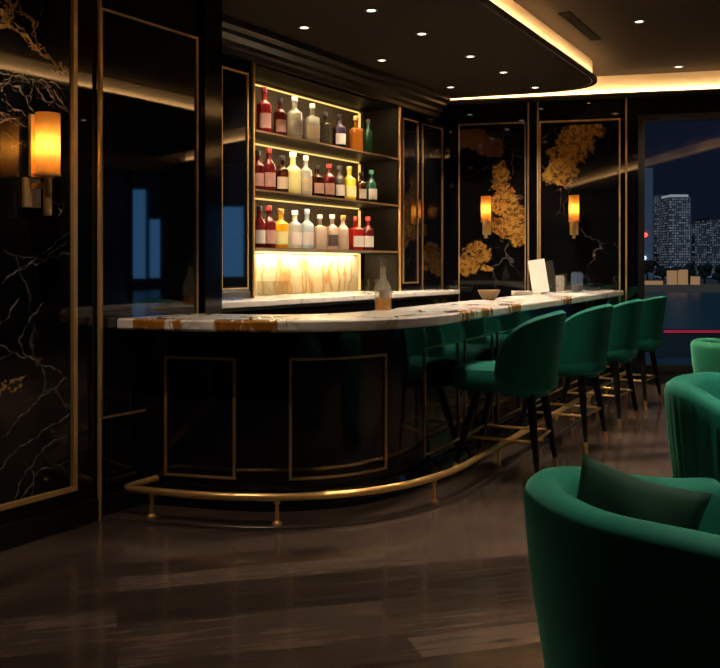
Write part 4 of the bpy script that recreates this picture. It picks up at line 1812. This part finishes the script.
# upright pillow seen from behind, its left corner higher
hx = Vector(cam_at(0.93, 2.44)) - Vector(cam_at(0.63, 2.60))
hx.normalize()
hz = Vector((0, 0, 1))
hn = hx.cross(hz).normalized()
up = (hz * math.cos(0.28) - hn * math.sin(0.28)).normalized()
nn = hx.cross(up).normalized()
mm = Matrix((hx, up, nn)).transposed().to_4x4() @ Matrix.Rotation(-0.20, 4, 'Z')
pc = Vector(cam_at(0.755, 2.53, 0.635))
pil1 = make_pillow((0, 0, 0), (0, 0, 0), 0.37, 'dark green square throw pillow leaning inside the nearest armchair', M['velvet_dark'], thick=0.13)
mm.translation = pc
pil1.matrix_world = mm
p = frame_pt(c3, YAW - 0.3, -0.02, 0.04, 0.66)
make_pillow(p, (math.radians(70), math.radians(20), YAW - 0.3 - math.radians(70)), 0.40, 'pale green throw pillow propped in the far armchair', M['velvet_light'])

# ------------------------------------------------------------------ night city outside
WZ = -5.0
bm = B()
prism(bm, [(-140, 17), (500, 60), (500, 420), (-140, 420)], WZ - 0.2, WZ)
struct('ground_water', bm, mat('dark_teal_water', (0.030, 0.105, 0.135), 0.3, bump=0.5, bscale=0.6, Specular_IOR_Level=0.4), 'dark teal water beyond the window', 'water')
# slab of terrace just outside the glass
def ray_pt(px, d, z):
    return Vector(cam_at((px - 360) / 900 * d, d, z))


def z_at(py, d):
    return EYE - (py - 265) / 900 * d


def tower(px0, px1, ytop, d, depth, m, label, roof=None, name='office_tower'):
    a, b = ray_pt(px0, d, 0), ray_pt(px1, d, 0)
    w = (b - a).length
    h = z_at(ytop, d) - WZ
    t = thing(name, label, 'building', (a.x, a.y, WZ), math.atan2(b.y - a.y, b.x - a.x), 'towers of the night skyline')
    bm = B()
    box(bm, 0, w, 0, depth, 0, h)
    obj('tower_body', bm, m, t)
    if roof:
        bm = B()
        box(bm, w * 0.08, w * 0.92, depth * 0.08, depth * 0.92, h + 0.01, h + roof[0])
        obj('roof_crown', bm, roof[1], t)
    return t, w, h


FA = facade('pale_slab_facade', (0.02, 0.028, 0.04), (0.55, 0.7, 1.0), 0.9, 0.8, 0.25, 0.10)
FB = facade('tower_windows', (0.12, 0.125, 0.14), (0.9, 0.9, 0.95), 0.9, 0.8, 0.8, 0.16)
FC = facade('block_windows', (0.085, 0.09, 0.11), (0.95, 0.9, 0.9), 0.9, 0.8, 0.6, 0.12)
FD = facade('blue_lit_facade', (0.02, 0.05, 0.1), (0.15, 0.45, 1.0), 0.3, 0.12, 0.95, 1.6)
PALE = mat('pale_tower_skin', (0.17, 0.20, 0.26), 0.6, noise=0.2, nscale=0.2)
CROWN = emit('lit_roof_crown', (0.9, 0.95, 1.0), 0.28)
DARKR = mat('dark_roof', (0.015, 0.016, 0.02), 0.7)
tt, w, h = tower(632, 653, 168, 420, 20, PALE, 'pale blue-grey slab tower at the window edge of the skyline, with a red beacon')
bm = B()
bmesh.ops.create_icosphere(bm, subdivisions=2, radius=1.1, matrix=Matrix.Translation((w * 0.62, -0.4, z_at(235, 420) - WZ)))
obj('red_beacon', bm, emit('red_beacon_light', (1.0, 0.08, 0.06), 3.0), tt, smooth=True)
bm = B()
bmesh.ops.create_icosphere(bm, subdivisions=2, radius=1.2, matrix=Matrix.Translation((w * 0.55, -0.6, z_at(258, 420) - WZ)))
obj('white_light', bm, emit('white_lamp', (0.8, 0.9, 1.0), 1.6), tt, smooth=True)
tower(655, 667, 195, 470, 18, FC, 'narrow dark tower between the pale slab and the round-topped tower')
tower(670, 691, 197, 430, 16, FB, 'tall tower with many lit windows and a bright roof rim', (1.3, CROWN))
tower(693, 707, 224, 450, 18, FC, 'lower lit block right beside the bright-rimmed tower')
tower(708, 735, 220, 460, 20, FC, 'wide lit block at the right of the skyline', (1.5, DARKR))
FDB = emit('blue_led_facade', (0.16, 0.50, 1.0), 1.5)  # glow of unseen towers added for blue reflections in the lacquer walls
def tower_dir(x0, y0, dx, dy, dist, w, h, m, label):
    L = math.hypot(dx, dy)
    c = Vector((x0 + dx / L * dist, y0 + dy / L * dist))
    t = thing('office_tower', label, 'building', (c.x, c.y, WZ), math.atan2(dy, dx) - PI / 2, 'towers of the night skyline')
    bm = B()
    box(bm, -w / 2, w / 2, 0, 12, 0, h)
    obj('tower_body', bm, DARKR, t)
    bm = B()
    box(bm, -w * 0.42, w * 0.42, -0.4, -0.01, 3, h - 1.5)
    obj('light_wall', bm, m, t)


tower_dir(XA, 3.73, 3.836, 3.73, 230, 5.0, 27, FDB, 'slim blue-lit tower outside the right-hand window')
tower_dir(XA, 3.93, 3.836, 3.93, 240, 7.5, 20, FDB, 'broader and lower blue-lit tower outside the right-hand window')
tower_dir(XS, 5.9, 4.95, 5.9, 260, 8.0, 25, FDB, 'blue-lit tower standing far to the right of the skyline')

# far quay with warm lamps and dark trees
QD = 215
a, b = ray_pt(600, QD, 0), ray_pt(1500, QD, 0)
c_, d_ = ray_pt(1500, QD + 30, 0), ray_pt(600, QD + 30, 0)
bm = B()
prism(bm, [tuple(v.xy) for v in (a, b, c_, d_)], WZ, WZ + 1.6)
struct('ground_quay', bm, mat('quay_stone', (0.22, 0.14, 0.09), 0.8), 'low stone quay across the water', 'quay')
rnd = random.Random(4)
PAV = emit('lit_pavilion_front', (1.0, 0.52, 0.22), 0.32)
for k, (p0, p1, yt) in enumerate(((641, 663, 280), (671, 677, 268), (682, 688, 267), (695, 700, 275))):  # the wide first one is a lit ledge, its light given as glow
    va, vb = ray_pt(p0, QD + 4, 0), ray_pt(p1, QD + 4, 0)
    w = (vb - va).length
    h = z_at(yt, QD + 4) - WZ - 1.6
    t = thing('lit_pavilion', ['low wide lit pavilion at the window edge of the quay', 'small lit pavilion under the bright-rimmed tower', 'small lit pavilion in the middle of the quay', 'smallest lit pavilion at the right of the quay'][k], 'pavilion', (va.x, va.y, WZ + 1.6), math.atan2(vb.y - va.y, vb.x - va.x), 'lit pavilions on the quay')
    bm = B()
    box(bm, 0, w, 0, 3, 0, h * 0.85)
    obj('lit_front', bm, PAV, t)
    bm = B()
    box(bm, -0.4, w + 0.4, -0.6, 3.4, h * 0.85 + 0.01, h)
    obj('roof', bm, DARKR, t)
LEAF = mat('dark_tree_leaves', (0.006, 0.01, 0.008), 0.9, bump=0.5, bscale=2)
for k in range(7):
    px = 648 + k * 14 + rnd.uniform(-1, 1)
    d = QD + 14 + (k % 2) * 6
    pz = z_at(rnd.uniform(258, 266), d)
    base = ray_pt(px, d, WZ + 1.6)
    t = thing('tree', 'dark bushy tree silhouette on the far quay', 'tree', base, 0, 'dark trees on the quay')
    bm = B()
    tube(bm, [(0, 0, 0), (0, 0, 2.5)], 0.25, 8)
    obj('trunk', bm, M['black_wood'], t)
    bm = B()
    H = pz - (WZ + 1.6)
    for q in range(9):
        r = rnd.uniform(0.7, 1.1)
        bmesh.ops.create_icosphere(bm, subdivisions=2, radius=r, matrix=Matrix.Translation((rnd.uniform(-0.9, 0.9), rnd.uniform(-0.8, 0.8), max(1.4, H - r - rnd.uniform(0, 2.5)))))
    obj('crown', bm, LEAF, t, smooth=True)

# red light line on a low jetty
d = 62
a, b = ray_pt(655, d, 0), ray_pt(820, d, 0)
a2, b2 = ray_pt(820, d + 2.0, 0), ray_pt(655, d + 2.0, 0)
hz = z_at(331, d)
bm = B()
prism(bm, [tuple(v.xy) for v in (a, b, a2, b2)], WZ, hz)
jt = struct('ground_jetty', bm, mat('jetty_deck', (0.02, 0.028, 0.035), 0.7), 'low dark jetty on the water', 'jetty')
bm = B()
a0, b0 = ray_pt(664, d - 0.12, 0), ray_pt(800, d - 0.12, 0)
prism(bm, [tuple(v.xy) for v in (a0, b0, ray_pt(800, d - 0.02, 0), ray_pt(664, d - 0.02, 0))], hz - 0.12, hz + 0.06)
tag(obj('red_light_strip', bm, emit('red_led', (1.0, 0.03, 0.12), 0.30)), 'long thin red light strip along the jetty outside the window', 'light strip')

# ------------------------------------------------------------------ added downlights out of frame, brightening chairs, stools, rail and floor
SEATS = [(2.4, 4.9, Z_SOF, 330), (1.0, 6.6, Z_SOF, 420), (2.2, 8.6, Z_SOF, 260), (3.4, 6.8, Z_SOF, 200), (0.8, 4.9, Z_SOF, 380), (-2.3, 5.2, Z_CEIL, 220), (-2.25, 6.7, Z_CEIL, 200), (0.15, 3.35, Z_CEIL, 330), (-3.1, 2.6, Z_SOF, 110)]
SEAT_WORDS = ['downlight above the middle of the lounge, right of the armchairs', 'downlight in the lowered lounge ceiling behind the ribbed armchair', 'downlight in the lowered lounge ceiling before the window wall',
              'downlight in the lowered lounge ceiling nearest the right wall', 'downlight at the edge of the lowered lounge ceiling', 'downlight in the raised ceiling above the nearest bar stool',
              'downlight in the raised ceiling above the second bar stool', 'downlight in the raised ceiling above the nearest armchair', 'downlight in the bar soffit above the end of the foot rail']
for k, (x, y, z, e_) in enumerate(SEATS):
    downlight(x, y, z, SEAT_WORDS[k], e_, 'downlights over the seating')
# added area lamps under the niche top and shelf fronts, brightening the bottles
for z in (NZ1 - 0.024, SHELF[0] - 0.026, SHELF[1] - 0.026):
    lamp_area((XS - 0.03, 7.48, z), 2.3, 0.02, 19, (1.0, 0.76, 0.44), (-0.25, 0, -1), (0, 1, 0))
lamp_area((XB + 0.06, 7.4, SHELF[2] - 0.026), 2.2, 0.02, 27, (1.0, 0.76, 0.42), (0.0, 0, -1), (0, 1, 0))  # added area lamp brightening the marble splashback
